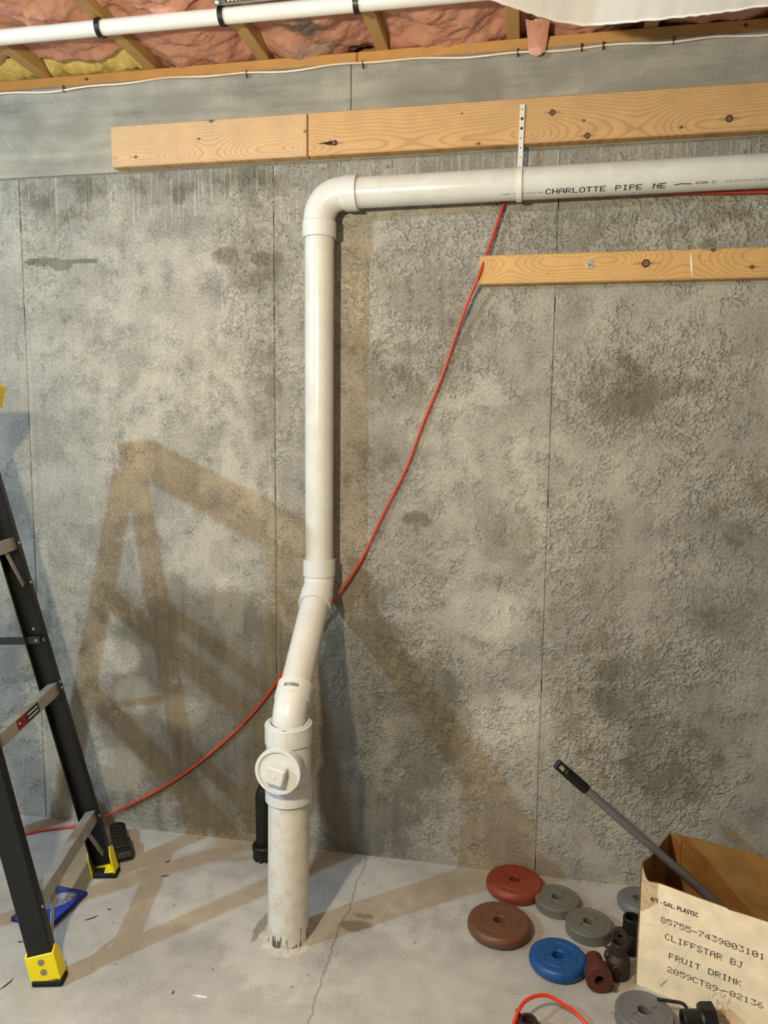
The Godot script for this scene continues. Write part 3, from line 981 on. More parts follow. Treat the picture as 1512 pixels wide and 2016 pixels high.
# ------------------------------------------------------------------ drain stack
func drain() -> void:
	var pipe := grained("pipe_pvc", Color(0.785, 0.785, 0.76), Color(0.825, 0.825, 0.80), 0.22, 3.0, 0.0, 0.012)
	var fit := mat("fitting_pvc", Color(0.82, 0.825, 0.81), 0.24)
	var t := thing("drain_pipe", "white plastic drain stack rising from the floor and turning right along the wall", "pipe", Vector3(0.02, 0, 0.455))
	var R := 0.0445
	var H := 0.0515
	var zx := 0.073
	var ax := 0.002
	var hy := 2.1475
	var slope := Vector3(1.0, 0.006, 0.0).normalized()
	# horizontal run
	var mb := MB.new()
	mb.sweep([Vector3(0.07, hy, zx), Vector3(0.07, hy, zx) + slope * 2.6], [R, R], 48)
	var run := part("horizontal_pipe", mb, pipe, t)
	var ink := mat("black_ink", Color(0.05, 0.045, 0.045), 0.7)
	mb = MB.new()
	var on_pipe := func(s: float, a: float) -> Vector3:
		return Vector3(s, hy + (s - 0.07) * 0.006 + sin(a) * (R + 0.0004), zx + cos(a) * (R + 0.0004))
	dots(mb, "CHARLOTTE", 0.672, deg_to_rad(-60), 0.0031, deg_to_rad(3.0), on_pipe)
	part("printed_lettering", mb, ink, run, "black printed word")
	mb = MB.new()
	dots(mb, "PIPE", 0.862, deg_to_rad(-60), 0.0031, deg_to_rad(3.0), on_pipe)
	part("printed_lettering", mb, ink, run, "black printed word")
	mb = MB.new()
	dots(mb, "NE", 0.962, deg_to_rad(-60), 0.0031, deg_to_rad(3.0), on_pipe)
	part("printed_lettering", mb, ink, run, "black printed word")
	mb = MB.new()
	# small line of print that runs on to the right, and the dashes left of the name
	var rg := RandomNumberGenerator.new()
	rg.seed = 4
	dots(mb, "4300 3'", 1.072, deg_to_rad(-50), 0.0014, deg_to_rad(1.3), on_pipe)
	var s := 1.018
	while s < 1.062:
		var w := rg.randf_range(0.001, 0.004)
		var a0 := deg_to_rad(-51.0 + rg.randf_range(0, 4))
		mb.quad(on_pipe.call(s, a0), on_pipe.call(s + w, a0), on_pipe.call(s + w, a0 + 0.06), on_pipe.call(s, a0 + 0.06))
		s += w * 1.1
	s = 1.15
	while s < 1.5:
		var w := rg.randf_range(0.002, 0.006)
		var a0 := deg_to_rad(-48.0)
		mb.quad(on_pipe.call(s, a0), on_pipe.call(s + w, a0), on_pipe.call(s + w, a0 + 0.02), on_pipe.call(s, a0 + 0.02))
		mb.quad(on_pipe.call(s, a0 + 0.08), on_pipe.call(s + w, a0 + 0.08), on_pipe.call(s + w, a0 + 0.1), on_pipe.call(s, a0 + 0.1))
		s += w * rg.randf_range(1.2, 2.0)
	part("printed_line", mb, ink, run, "small black line of print").set_meta("kind", "stuff")
	mb = MB.new()
	for d in [[0.548, 0.575], [0.582, 0.612], [0.618, 0.634], [0.637, 0.645], [0.65, 0.665]]:
		mb.quad(on_pipe.call(d[0], deg_to_rad(-52)), on_pipe.call(d[1], deg_to_rad(-52)), on_pipe.call(d[1], deg_to_rad(-50.5)), on_pipe.call(d[0], deg_to_rad(-50.5)))
	part("printed_dashes", mb, ink, run, "thin black printed dashes").set_meta("kind", "stuff")
	# quarter bend with its two sockets
	mb = MB.new()
	var pts := []
	var rad := []
	var er := 0.072
	var add := func(p: Vector3, r: float) -> void:
		pts.append(p); rad.append(r)
	add.call(Vector3(ax, hy - 0.128, zx), R + 0.001)
	add.call(Vector3(ax, hy - 0.128, zx), H - 0.001)
	add.call(Vector3(ax, hy - 0.127, zx), H)
	add.call(Vector3(ax, hy - 0.082, zx), H)
	add.call(Vector3(ax, hy - 0.079, zx), H - 0.0025)
	for k in 15:
		var a := PI / 2 * k / 14.0
		add.call(Vector3(ax + er - er * cos(a), hy - er + er * sin(a), zx), H - 0.0035)
	add.call(Vector3(ax + 0.079, hy, zx), H - 0.0025)
	add.call(Vector3(ax + 0.081, hy, zx), H)
	add.call(Vector3(ax + 0.119, hy, zx), H)
	add.call(Vector3(ax + 0.120, hy, zx), H - 0.001)
	add.call(Vector3(ax + 0.120, hy, zx), R + 0.0008)
	mb.sweep(pts, rad, 48, false)
	part("quarter_bend", mb, fit, t)
	# upright riser
	mb = MB.new()
	mb.sweep([Vector3(ax, 0.99, zx), Vector3(ax, hy - 0.10, zx)], [R, R], 48)
	part("riser_pipe", mb, pipe, t)
	# upper eighth bend: socket down from the riser, then leaning out to the tee axis
	var tx := 0.022
	var tz := 0.455
	var y1 := 0.945
	var y2 := y1 - 0.288
	var P1 := Vector3(ax, y1, zx)
	var P2 := Vector3(tx, y2 + 0.0, tz)
	var dir := (P2 - P1).normalized()
	pts.clear(); rad.clear()
	add.call(Vector3(ax, y1 + 0.085, zx), R + 0.0008)
	add.call(Vector3(ax, y1 + 0.085, zx), H - 0.001)
	add.call(Vector3(ax, y1 + 0.084, zx), H)
	add.call(Vector3(ax, y1 + 0.034, zx), H)
	add.call(Vector3(ax, y1 + 0.031, zx), H - 0.003)
	for k in 9:
		var f := k / 8.0
		var a := P1 + Vector3(0, 0.028, 0)
		var b := P1 + dir * 0.028
		add.call(a.lerp(P1, f).lerp(P1.lerp(b, f), f), H - 0.0035)
	add.call(P1 + dir * 0.031, H - 0.003)
	add.call(P1 + dir * 0.034, H)
	add.call(P1 + dir * 0.084, H)
	add.call(P1 + dir * 0.085, H - 0.001)
	add.call(P1 + dir * 0.085, R + 0.0008)
	mb = MB.new()
	mb.sweep(pts, rad, 48, false)
	part("eighth_bend", mb, fit, t)
	# leaning pipe
	mb = MB.new()
	mb.sweep([P1 + dir * 0.06, P2 - dir * 0.06], [R, R], 48)
	part("leaning_pipe", mb, pipe, t)
	# lower eighth bend
	pts.clear(); rad.clear()
	add.call(P2 - dir * 0.100, R + 0.0008)
	add.call(P2 - dir * 0.100, H - 0.001)
	add.call(P2 - dir * 0.099, H)
	add.call(P2 - dir * 0.050, H)
	add.call(P2 - dir * 0.047, H - 0.003)
	for k in 9:
		var f := k / 8.0
		var a := P2 - dir * 0.042
		var b := P2 - Vector3(0, 0.042, 0)
		add.call(a.lerp(P2, f).lerp(P2.lerp(b, f), f), lerpf(H - 0.0035, R + 0.001, f))
	add.call(P2 - Vector3(0, 0.10, 0), R)
	mb = MB.new()
	mb.sweep(pts, rad, 48, false)
	var lb := part("eighth_bend", mb, fit, t)
	# bar code printed on its socket
	mb = MB.new()
	var side := dir.cross(Vector3(0, 0, 1)).normalized()
	var outw := side.cross(dir).normalized()
	if outw.z < 0: outw = -outw
	side = outw.cross(dir).normalized()
	var bx := -0.016
	while bx < 0.026:
		var w := rg.randf_range(0.0007, 0.0022)
		var f := func(sx: float, d: float) -> Vector3:
			var an := sx / H
			return P2 - dir * d + (outw * cos(an) - side * sin(an) * signf(side.x) * -1.0) * (H + 0.0004)
		mb.quad(f.call(bx, 0.066), f.call(bx + w, 0.066), f.call(bx + w, 0.077), f.call(bx, 0.077))
		bx += w + rg.randf_range(0.0008, 0.002)
	part("bar_code", mb, ink, lb, "small black bar code print")
	# tee with cleanout
	var q := 0.0572
	var hub := 0.0655
	mb = MB.new()
	var yt := 0.640
	mb.lathe([Vector2(q + 0.0008, yt - 0.03), Vector2(q + 0.0008, yt + 0.003), Vector2(q - 0.002, yt + 0.004), Vector2(q - 0.0045, yt + 0.004), Vector2(q - 0.005, yt + 0.001), Vector2(R + 0.003, yt + 0.0005), Vector2(R + 0.001, yt - 0.004), Vector2(R - 0.002, yt - 0.02)].duplicate(), 48, Transform3D(Basis(), Vector3(tx, 0, tz)))
	part("reducer_bushing", mb, fit, t)
	mb = MB.new()
	pts.clear(); rad.clear()
	add.call(Vector3(tx, 0.422, tz), q + 0.001)
	add.call(Vector3(tx, 0.422, tz), hub - 0.001)
	add.call(Vector3(tx, 0.423, tz), hub)
	add.call(Vector3(tx, 0.474, tz), hub)
	add.call(Vector3(tx, 0.478, tz), hub - 0.004)
	add.call(Vector3(tx, 0.586, tz), hub - 0.004)
	add.call(Vector3(tx, 0.589, tz), hub)
	add.call(Vector3(tx, 0.638, tz), hub)
	add.call(Vector3(tx, 0.640, tz), hub - 0.0015)
	add.call(Vector3(tx, 0.640, tz), q + 0.001)
	add.call(Vector3(tx, 0.632, tz), q)
	mb.sweep(pts, rad, 56, false)
	# side mouth
	var cy := 0.541
	mb.sweep([Vector3(tx, cy, tz + 0.03), Vector3(tx, cy, tz + 0.085)], [0.054, 0.054], 48)
	part("tee_body", mb, fit, t)
	mb = MB.new()
	for k in 4:   # mould lines round the sockets
		var a := -0.9 + k * 0.55
		for yy in [[0.592, 0.636], [0.426, 0.472]]:
			mb = MB.new()
			var dd := Vector3(sin(a), 0, cos(a))
			var ss := Vector3(cos(a), 0, -sin(a)) * 0.0006
			var c := Vector3(tx, 0, tz) + dd * (hub + 0.0005)
			mb.quad(c - ss + Vector3.UP * yy[0], c + ss + Vector3.UP * yy[0], c + ss + Vector3.UP * yy[1], c - ss + Vector3.UP * yy[1])
			part("mould_line", mb, fit, t)
	var face := Transform3D(Basis(Vector3.RIGHT, PI / 2), Vector3(tx, cy, tz + 0.085))
	mb = MB.new()
	mb.lathe([Vector2(0.054, -0.012), Vector2(0.0625, -0.012), Vector2(0.0635, -0.010), Vector2(0.0635, 0.009), Vector2(0.062, 0.011), Vector2(0.0545, 0.011), Vector2(0.0535, 0.0095), Vector2(0.0535, 0.006), Vector2(0.049, 0.006), Vector2(0.0, 0.0062)].duplicate(), 56, face)
	var plug := part("cleanout_plug", mb, fit, t)
	mb = MB.new()
	mb.box(Vector3(-0.0255, -0.0235, 0.0), Vector3(0.0255, 0.0235, 0.030), 0.004, Transform3D(Basis(Vector3(0, 0, 1), deg_to_rad(-13)), Vector3(tx - 0.001, cy - 0.004, tz + 0.089)))
	part("square_head", mb, fit, plug)
	mb = MB.new()
	mb.lathe([Vector2(0.0042, 0.0), Vector2(0.0038, 0.0015), Vector2(0.0, 0.002)].duplicate(), 14, Transform3D(Basis(Vector3.RIGHT, PI / 2), Vector3(tx - 0.002, cy - 0.004, tz + 0.119)))
	part("mould_nib", mb, fit, plug)
	for sg in [-1, 1]:
		mb = MB.new()
		mb.box(Vector3(-0.010, -0.001, 0), Vector3(0.010, 0.001, 0.002), 0.0005, Transform3D(Basis(Vector3(0, 0, 1), deg_to_rad(-13 if sg > 0 else -20)), Vector3(tx + 0.032 * sg, cy + 0.018 * sg, tz + 0.091)))
		part("mould_nib", mb, fit, plug)
	# standpipe into the slab, scuffed at the foot
	mb = MB.new()
	mb.sweep([Vector3(tx - 0.004, -0.03, tz), Vector3(tx, 0.46, tz)], [q, q], 56)
	part("standpipe", mb, standpipe_material(), t)
	# mortar skirt where it enters the floor
	mb = MB.new()
	var skn := noise(901, 1.6, 2)
	for k in 60:
		var a0 := TAU * k / 60.0
		var a1 := TAU * (k + 1) / 60.0
		var rr := func(a: float, b: float) -> Vector3:
			var d := Vector3(sin(a), 0, cos(a))
			return Vector3(tx - 0.004, 0, tz) + d * (q - 0.001 + b * (0.022 + 0.012 * skn.get_noise_2d(cos(a), sin(a)))) + Vector3.UP * (0.006 * (1.0 - b) * (1.0 + 0.5 * skn.get_noise_2d(3 + cos(a), sin(a))) + 0.0004)
		mb.quad(rr.call(a0, 1.0), rr.call(a1, 1.0), rr.call(a1, 0.0), rr.call(a0, 0.0))
	part("mortar_skirt", mb, grained("mortar", Color(0.70, 0.68, 0.63), Color(0.78, 0.76, 0.71), 0.9, 6.0, 0.15), t)
	# hanger
	var hang := thing("pipe_hanger", "white perforated hanger strap screwed to the long board, hooked round the drain pipe", "hanger", Vector3(0.6, 2.29, 0.05))
	var wh := mat("hanger_plastic", Color(0.86, 0.85, 0.82), 0.35)
	# the strap is a bar with real punched holes
	var hx := Transform3D(Basis(Vector3(0, 0, 1), deg_to_rad(-1.0)) * Basis(Vector3(1, 0, 0), 0.02), Vector3(0.6, 2.378, 0.0455) - hang.position)
	var bar := CSGBox3D.new()
	bar.name = "strap"
	bar.size = Vector3(0.0136, 0.178, 0.004)
	bar.material = wh
	bar.transform = hx * Transform3D(Basis(), Vector3(0, -0.089, 0))
	hang.add_child(bar)
	for k in 7:
		var cut := CSGCylinder3D.new()
		cut.name = "hole_cut"
		cut.operation = CSGShape3D.OPERATION_SUBTRACTION
		cut.radius = 0.0023
		cut.height = 0.02
		cut.sides = 16
		cut.material = wh
		cut.rotation.x = PI / 2
		cut.position = Vector3(0, 0.089 - 0.0125 - k * 0.0265, 0)
		bar.add_child(cut, true)
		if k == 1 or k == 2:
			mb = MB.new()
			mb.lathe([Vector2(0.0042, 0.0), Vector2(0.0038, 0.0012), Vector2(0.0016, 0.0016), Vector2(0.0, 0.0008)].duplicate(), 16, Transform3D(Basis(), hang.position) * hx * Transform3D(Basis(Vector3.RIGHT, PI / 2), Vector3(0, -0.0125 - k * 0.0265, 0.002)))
			part("screw", mb, mat("strap_hole_shade", Color(0.07, 0.065, 0.06), 0.45), hang)  # dark disc painted for the shade in this strap hole
	mb = MB.new()
	var hc := Vector3(0.598, hy + 0.0032, zx)
	var ri := R + 0.0006
	var ro := R + 0.0052
	for k in 40:
		var a0 := deg_to_rad(lerpf(38.0, -200.0, k / 40.0))
		var a1 := deg_to_rad(lerpf(38.0, -200.0, (k + 1) / 40.0))
		var d0 := Vector3(0, sin(a0), cos(a0))
		var d1 := Vector3(0, sin(a1), cos(a1))
		var l := Vector3(-0.0075, 0, 0)
		mb.quad(hc + d0 * ro + l, hc + d1 * ro + l, hc + d1 * ro - l, hc + d0 * ro - l)
		mb.quad(hc + d0 * ri + l, hc + d1 * ri + l, hc + d1 * ro + l, hc + d0 * ro + l)
		mb.quad(hc + d0 * ro - l, hc + d1 * ro - l, hc + d1 * ri - l, hc + d0 * ri - l)
		if k == 0: mb.quad(hc + d0 * ri + l, hc + d0 * ro + l, hc + d0 * ro - l, hc + d0 * ri - l)
	part("hook", mb, wh, hang)

func standpipe_material() -> StandardMaterial3D:
	# u round the pipe, v up it (0.45 m): scuffs and black smears near the floor
	var w := 360
	var h := 460
	var a := nbytes(noise(51, 0.05, 4), w, h, w, h / 5)
	var b := nbytes(noise(52, 0.2, 3), w, h)
	var c := nbytes(noise(53, 0.02, 4), w, h)
	var out := PackedByteArray()
	out.resize(w * h * 3)
	var k := 0
	for y in h:
		var up := y / 1000.0 - 0.03
		for x in w:
			var base := Color(0.83, 0.82, 0.785)
			base = base.lerp(Color(0.77, 0.74, 0.67), clampf((c[k] / 255.0 - 0.45) * 1.5, 0, 0.6))
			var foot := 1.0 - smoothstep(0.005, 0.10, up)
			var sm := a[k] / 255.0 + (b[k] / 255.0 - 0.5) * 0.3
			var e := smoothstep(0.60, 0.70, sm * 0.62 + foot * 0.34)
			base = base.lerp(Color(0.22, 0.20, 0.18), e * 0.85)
			if b[k] > 212 and up < 0.2 and c[k] > 120: base = base.lerp(Color(0.3, 0.27, 0.24), 0.7)
			out[k * 3] = int(base.r * 255); out[k * 3 + 1] = int(base.g * 255); out[k * 3 + 2] = int(base.b * 255)
			k += 1
	var m := mat("standpipe_pvc", Color.WHITE, 0.32)
	m.albedo_texture = ImageTexture.create_from_image(Image.create_from_data(w, h, false, Image.FORMAT_RGB8, out))
	m.uv1_scale = Vector3(1, 1.0 / 0.46, 1)
	return m

# ------------------------------------------------------------------ boards on the wall
func board(called: String, label: String, m: Material, x0: float, x1: float, y0: float, y1: float, z1: float, tilt := 0.0) -> Node3D:
	var t := thing(called, label, "board", Vector3((x0 + x1) / 2, y0, 0))
	var mb := MB.new()
	mb.box(Vector3(x0, y0, 0.003), Vector3(x1, y1, z1), 0.003, Transform3D(Basis(), Vector3.ZERO))
	part("plank", mb, m, t)
	return t

func screw(t: Node3D, at: Vector3, washer := 0.0) -> void:
	var st := mat("zinc_screw", Color(0.62, 0.61, 0.58), 0.35, 0.7)
	var f := Transform3D(Basis(Vector3.RIGHT, PI / 2), at)
	if washer > 0.0:
		var mb := MB.new()
		mb.lathe([Vector2(washer, 0), Vector2(washer, 0.0016), Vector2(washer - 0.0008, 0.002), Vector2(0.003, 0.002)].duplicate(), 28, f)
		part("washer", mb, mat("washer_zinc", Color(0.70, 0.70, 0.69), 0.4, 0.6), t)
	var mb2 := MB.new()
	mb2.lathe([Vector2(0.0048, 0), Vector2(0.0046, 0.0022), Vector2(0.0032, 0.0036), Vector2(0.0014, 0.0036), Vector2(0.0012, 0.002), Vector2(0, 0.002)].duplicate(), 18, f)
	part("screw", mb2, st, t)

func boards() -> void:
	var y0 := 2.272
	var y1 := 2.398
	var ws := wood_material("short_board_wood", 0.65, 0.126, 101, [[0.085, 0.028, 0.0035], [0.30, 0.071, 0.003], [0.342, 0.122, 0.0045]], 0.03, Color(0.79, 0.65, 0.48))
	var a := board("wall_board", "short pale end of timber on the wall, left of the crooked butt joint", ws, -0.7, -0.046, y0, y1, 0.041)
	var wl := wood_material("long_board_wood", 2.0, 0.126, 104, [[0.085, 0.034, 0.006], [0.73, 0.081, 0.0062], [0.83, 0.012, 0.0062], [1.21, 0.035, 0.0072], [0.52, 0.008, 0.003], [1.085, 0.02, 0.003], [0.47, 0.095, 0.002]], 0.03, Color(0.78, 0.62, 0.42))
	var b := board("wall_board", "long knotty timber on the wall above the drain pipe, carrying the white hanger strap", wl, -0.043, 1.95, y0, y1, 0.041)
	screw(a, Vector3(-0.053, 2.344, 0.041))
	screw(b, Vector3(0.771, 2.325, 0.041))
	# dark patch painted as the shaded hollow left by a fallen knot, with the loose core in it
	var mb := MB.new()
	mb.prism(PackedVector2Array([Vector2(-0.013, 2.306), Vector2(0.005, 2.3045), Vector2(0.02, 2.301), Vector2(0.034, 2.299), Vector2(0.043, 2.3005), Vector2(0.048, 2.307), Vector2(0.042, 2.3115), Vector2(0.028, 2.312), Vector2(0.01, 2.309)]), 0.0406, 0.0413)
	part("knot_hollow_shade", mb, mat("knot_hollow_shade", Color(0.20, 0.115, 0.065), 0.9), b, "dark patch painted as the shade in a knot hollow")
	mb = MB.new()
	mb.lathe([Vector2(0.0042, 0), Vector2(0.0036, 0.0016), Vector2(0, 0.002)].duplicate(), 16, Transform3D(Basis(Vector3.RIGHT, PI / 2), Vector3(0.0385, 2.305, 0.0413)))
	part("knot_core", mb, mat("knot_core_wood", Color(0.55, 0.42, 0.30), 0.7), b)
	var w3 := wood_material("low_board_wood", 1.5, 0.084, 108, [[0.475, 0.048, 0.0085], [0.655, 0.080, 0.0045], [0.76, 0.03, 0.0045]], 0.06, Color(0.78, 0.62, 0.39),
		[[0.598, 0.042, 0.0022, 0.033, -0.12, Color(0.93, 0.91, 0.87)], [0.037, 0.069, 0.0012, 0.0013, 0.0, Color(0.1, 0.08, 0.06)], [0.037, 0.046, 0.0012, 0.0013, 0.0, Color(0.1, 0.08, 0.06)], [0.2, 0.025, 0.0012, 0.0013, 0.0, Color(0.1, 0.08, 0.06)],
		[0.62, 0.062, 0.0012, 0.0013, 0.0, Color(0.1, 0.08, 0.06)], [0.635, 0.05, 0.0012, 0.0013, 0.0, Color(0.1, 0.08, 0.06)]])
	var c := board("wall_board", "narrow lower timber with a white paint stroke and a washered screw", w3, 0.486, 1.986, 1.8775, 1.9615, 0.041)
	screw(c, Vector3(0.805, 1.925, 0.041), 0.0115)

# ------------------------------------------------------------------ cords
func smooth_path(p: Array, n := 10) -> Array:
	var c := Curve3D.new()
	for k in p.size():
		var a: Vector3 = p[maxi(k - 1, 0)]
		var b: Vector3 = p[mini(k + 1, p.size() - 1)]
		var tg := (b - a) / 6.0
		c.add_point(p[k], -tg, tg)
	var out := []
	for k in p.size() - 1:
		for j in n:
			out.append(c.sample(k, float(j) / n))
	out.append(p[-1])
	return out

func cords() -> void:
	var red := mat("orange_cord", Color(0.74, 0.245, 0.125), 0.45)
	var path := smooth_path([Vector3(1.95, 2.10, 0.016), Vector3(1.6, 2.102, 0.014), Vector3(1.30, 2.112, 0.024), Vector3(1.12, 2.117, 0.026), Vector3(0.93, 2.13, 0.02), Vector3(0.78, 2.165, 0.012), Vector3(0.66, 2.205, 0.010), Vector3(0.60, 2.205, 0.012), Vector3(0.567, 2.16, 0.014), Vector3(0.55, 2.105, 0.018), Vector3(0.512, 1.984, 0.026),
		Vector3(0.487, 1.905, 0.046), Vector3(0.455, 1.83, 0.036), Vector3(0.42, 1.735, 0.02), Vector3(0.378, 1.61, 0.012), Vector3(0.321, 1.465, 0.012), Vector3(0.271, 1.326, 0.012), Vector3(0.199, 1.178, 0.013), Vector3(0.129, 1.027, 0.016), Vector3(0.065, 0.925, 0.022),
		Vector3(0.0, 0.835, 0.024), Vector3(-0.07, 0.735, 0.022), Vector3(-0.133, 0.636, 0.018), Vector3(-0.242, 0.485, 0.014), Vector3(-0.373, 0.347, 0.012), Vector3(-0.507, 0.232, 0.012), Vector3(-0.625, 0.15, 0.013), Vector3(-0.745, 0.08, 0.016), Vector3(-0.83, 0.035, 0.024),
		Vector3(-0.89, 0.012, 0.040), Vector3(-0.95, 0.006, 0.06), Vector3(-1.02, 0.006, 0.095), Vector3(-1.078, 0.006, 0.135), Vector3(-1.3, 0.006, 0.24), Vector3(-1.7, 0.006, 0.3)])
	var rad := []
	for k in path.size(): rad.append(0.0047)
	var mb := MB.new()
	mb.sweep(path, rad, 12)
	var t := thing("extension_cord", "long orange red extension cord draped over the drain pipe and down the concrete wall", "cord", Vector3(0.2, 0, 0.02))
	part("cable", mb, red, t)
	# the bright loop at the bottom edge
	path = smooth_path([Vector3(0.60, 0.006, 0.90), Vector3(0.645, 0.022, 0.72), Vector3(0.668, 0.050, 0.655), Vector3(0.695, 0.053, 0.615), Vector3(0.735, 0.048, 0.592), Vector3(0.775, 0.036, 0.598), Vector3(0.812, 0.022, 0.611), Vector3(0.838, 0.010, 0.64), Vector3(0.85, 0.006, 0.70), Vector3(0.84, 0.006, 0.9)])
	rad = []
	for k in path.size(): rad.append(0.0043)
	mb = MB.new()
	mb.sweep(path, rad, 12)
	t = thing("extension_cord", "loop of bright orange cord lying over a black collar at the bottom edge", "cord", Vector3(0.75, 0, 0.62))
	part("cable", mb, mat("bright_orange_cord", Color(0.90, 0.20, 0.05), 0.4), t)

# ------------------------------------------------------------------ ladder
func ladder() -> void:
	var t := thing("step_ladder", "black fibreglass step ladder with grey cross bars and yellow rubber-soled feet", "ladder", Vector3(-0.75, 0, 0.5))
	var blk := mat("black_fibreglass", Color(0.035, 0.034, 0.033), 0.42)
	var alu := grained("ladder_aluminium", Color(0.55, 0.54, 0.515), Color(0.61, 0.60, 0.575), 0.42, 5.0, 0.0, 0.02, 0.25)
	var yel := mat("yellow_boot", Color(0.93, 0.85, 0.06), 0.4)
	var rub := mat("black_rubber", Color(0.03, 0.03, 0.03), 0.8)
	var steel := mat("rivet_steel", Color(0.62, 0.62, 0.60), 0.35, 0.8)
	var A := Vector3(-0.655, 0, 0.270)     # far rear foot
	var B := Vector3(-0.536, 0, 0.755)     # near rear foot
	var u := (B - A).normalized()
	var l := Vector3(-u.z, 0, u.x)
	var lean := 0.225
	var tap := 0.033
	var H := 1.50
	# frame of a rail: y up the rail, x along the ladder's depth (away from the front), z across
	var frame := func(foot: Vector3, s: float, ll: Vector3, ln: float) -> Transform3D:
		var yv := (Vector3.UP + ll * ln + u * s * tap).normalized()
		var xv := -ll
		xv = (xv - yv * xv.dot(yv)).normalized()
		var zv := xv.cross(yv)
		return Transform3D(Basis(xv, yv, zv), foot)
	var W := 0.030      # half width of the web
	var FL := 0.026     # flange depth
	# a channel rail: web on the outside, flanges pointing inwards (sign gives the inner side)
	var rail := func(xf: Transform3D, inner: float, len: float) -> void:
		var mb := MB.new()
		var y0 := 0.03
		mb.box(Vector3(-W, y0, -0.002), Vector3(W, len, 0.002), 0.0015, xf)
		for sx in [-1.0, 1.0]:
			mb.box(Vector3(sx * W - 0.0022, y0, minf(0, inner * FL)), Vector3(sx * W + 0.0022, len, maxf(0, inner * FL)), 0.0015, xf)
		part("rail", mb, blk, t)
	var boot := func(xf: Transform3D, inner: float, bolts: bool) -> void:
		var mb := MB.new()
		var zo := -inner * 0.006
		var zi := inner * (FL + 0.003)
		mb.box(Vector3(-W - 0.005, 0.012, minf(zo, zo + inner * 0.004)), Vector3(W + 0.005, 0.088, maxf(zo, zo + inner * 0.004)), 0.0015, xf)
		for sx in [-1.0, 1.0]:
			var poly := PackedVector2Array([Vector2(zo, 0.012), Vector2(zi + inner * 0.006, 0.012), Vector2(zi + inner * 0.002, 0.07), Vector2(zi * 0.6, 0.098), Vector2(zo, 0.088)])
			var px := Transform3D(xf.basis * Basis(Vector3(0, 0, 1), Vector3(0, 1, 0), Vector3(-1, 0, 0)), xf.origin)
			mb.prism(poly, -(sx * (W + 0.0055)) - 0.0022, -(sx * (W + 0.0055)) + 0.0022, px)
		mb.box(Vector3(-W - 0.005, 0.012, minf(zo, zi)), Vector3(W + 0.005, 0.018, maxf(zo, zi)), 0.001, xf)
		var b := part("boot", mb, yel, t, "yellow moulded foot")
		mb = MB.new()
		var flat := Transform3D(Basis(xf.basis.x.slide(Vector3.UP).normalized(), Vector3.UP, xf.basis.x.slide(Vector3.UP).normalized().cross(Vector3.UP)), xf.origin)
		mb.box(Vector3(-W - 0.010, 0.0, minf(-inner * 0.009, inner * (FL + 0.010))), Vector3(W + 0.009, 0.017, maxf(-inner * 0.009, inner * (FL + 0.010))), 0.004, flat)
		part("rubber_sole", mb, rub, b)
		if bolts:
			for k in 2:
				mb = MB.new()
				mb.lathe([Vector2(0.0085, 0), Vector2(0.008, 0.002), Vector2(0.0045, 0.0035), Vector2(0, 0.0035)].duplicate(), 20, xf * Transform3D(Basis(Vector3.RIGHT, -PI / 2 * inner), Vector3(0.001, 0.042 + 0.027 * k, zo)))
				part("bolt", mb, steel, b)
	var rivet := func(xf: Transform3D, y: float, zz: float) -> void:
		var mb := MB.new()
		mb.lathe([Vector2(0.0048, 0), Vector2(0.004, 0.0018), Vector2(0, 0.0024)].duplicate(), 14, xf * Transform3D(Basis(Vector3(0, 0, 1), -PI / 2), Vector3(W + 0.0022, y, zz)))
		part("rivet", mb, steel, t)
	var fa: Transform3D = frame.call(A, 1.0, l, lean)
	var fb: Transform3D = frame.call(B, -1.0, l, lean)
	rail.call(fa, 1.0, H * 1.03)
	rail.call(fb, -1.0, H * 1.03)
	boot.call(fa, 1.0, false)
	boot.call(fb, -1.0, true)
	# rear cross bars, with their braces
	var bars := [[0.205, 0.185], [0.645, 0.62], [1.115, 1.09]]
	for i in 3:
		var y: float = bars[i][0]
		var p: Vector3 = fa * Vector3(0.010, y, 0.004)
		var q: Vector3 = fb * Vector3(0.010, y, -0.004)
		var zv := (q - p).normalized()
		var yv: Vector3 = (fa.basis.y - zv * fa.basis.y.dot(zv)).normalized()
		var bx := Transform3D(Basis(yv.cross(zv), yv, zv), p)
		var L := (q - p).length()
		var mb := MB.new()
		mb.box(Vector3(0.008, -0.018, 0), Vector3(0.0115, 0.018, L), 0.001, bx)
		mb.box(Vector3(-0.022, 0.0145, 0), Vector3(0.011, 0.018, L), 0.001, bx)
		mb.box(Vector3(-0.022, -0.018, 0), Vector3(0.011, -0.0145, L), 0.001, bx)
		var cb := part("cross_bar", mb, alu, t, "grey metal cross bar")
		for yy in ([0.0, 0.02] if i == 1 else [0.0]):
			rivet.call(fa, y + yy, 0.013)
			rivet.call(fb, y + yy, -0.013)
		if i == 1:
			mb = MB.new()
			mb.box(Vector3(0.0112, -0.014, L * 0.36), Vector3(0.0121, 0.014, L * 0.55), 0.0002, bx)
			part("warning_label", mb, mat("label_black", Color(0.03, 0.03, 0.03), 0.5), cb, "black part of the sticker")
			mb = MB.new()
			mb.box(Vector3(0.0112, -0.014, L * 0.55), Vector3(0.0122, 0.014, L * 0.68), 0.0002, bx)
			part("warning_label", mb, mat("label_red", Color(0.45, 0.05, 0.05), 0.5), cb, "red part of the sticker")
			mb = MB.new()
			for yy in [-0.006, 0.005]:
				mb = MB.new()
				mb.box(Vector3(0.0119, yy - 0.0016, L * 0.38), Vector3(0.0126, yy + 0.0016, L * 0.53), 0.0002, bx)
				part("label_print", mb, mat("label_white", Color(0.85, 0.85, 0.85), 0.5), cb)
			mb = MB.new()
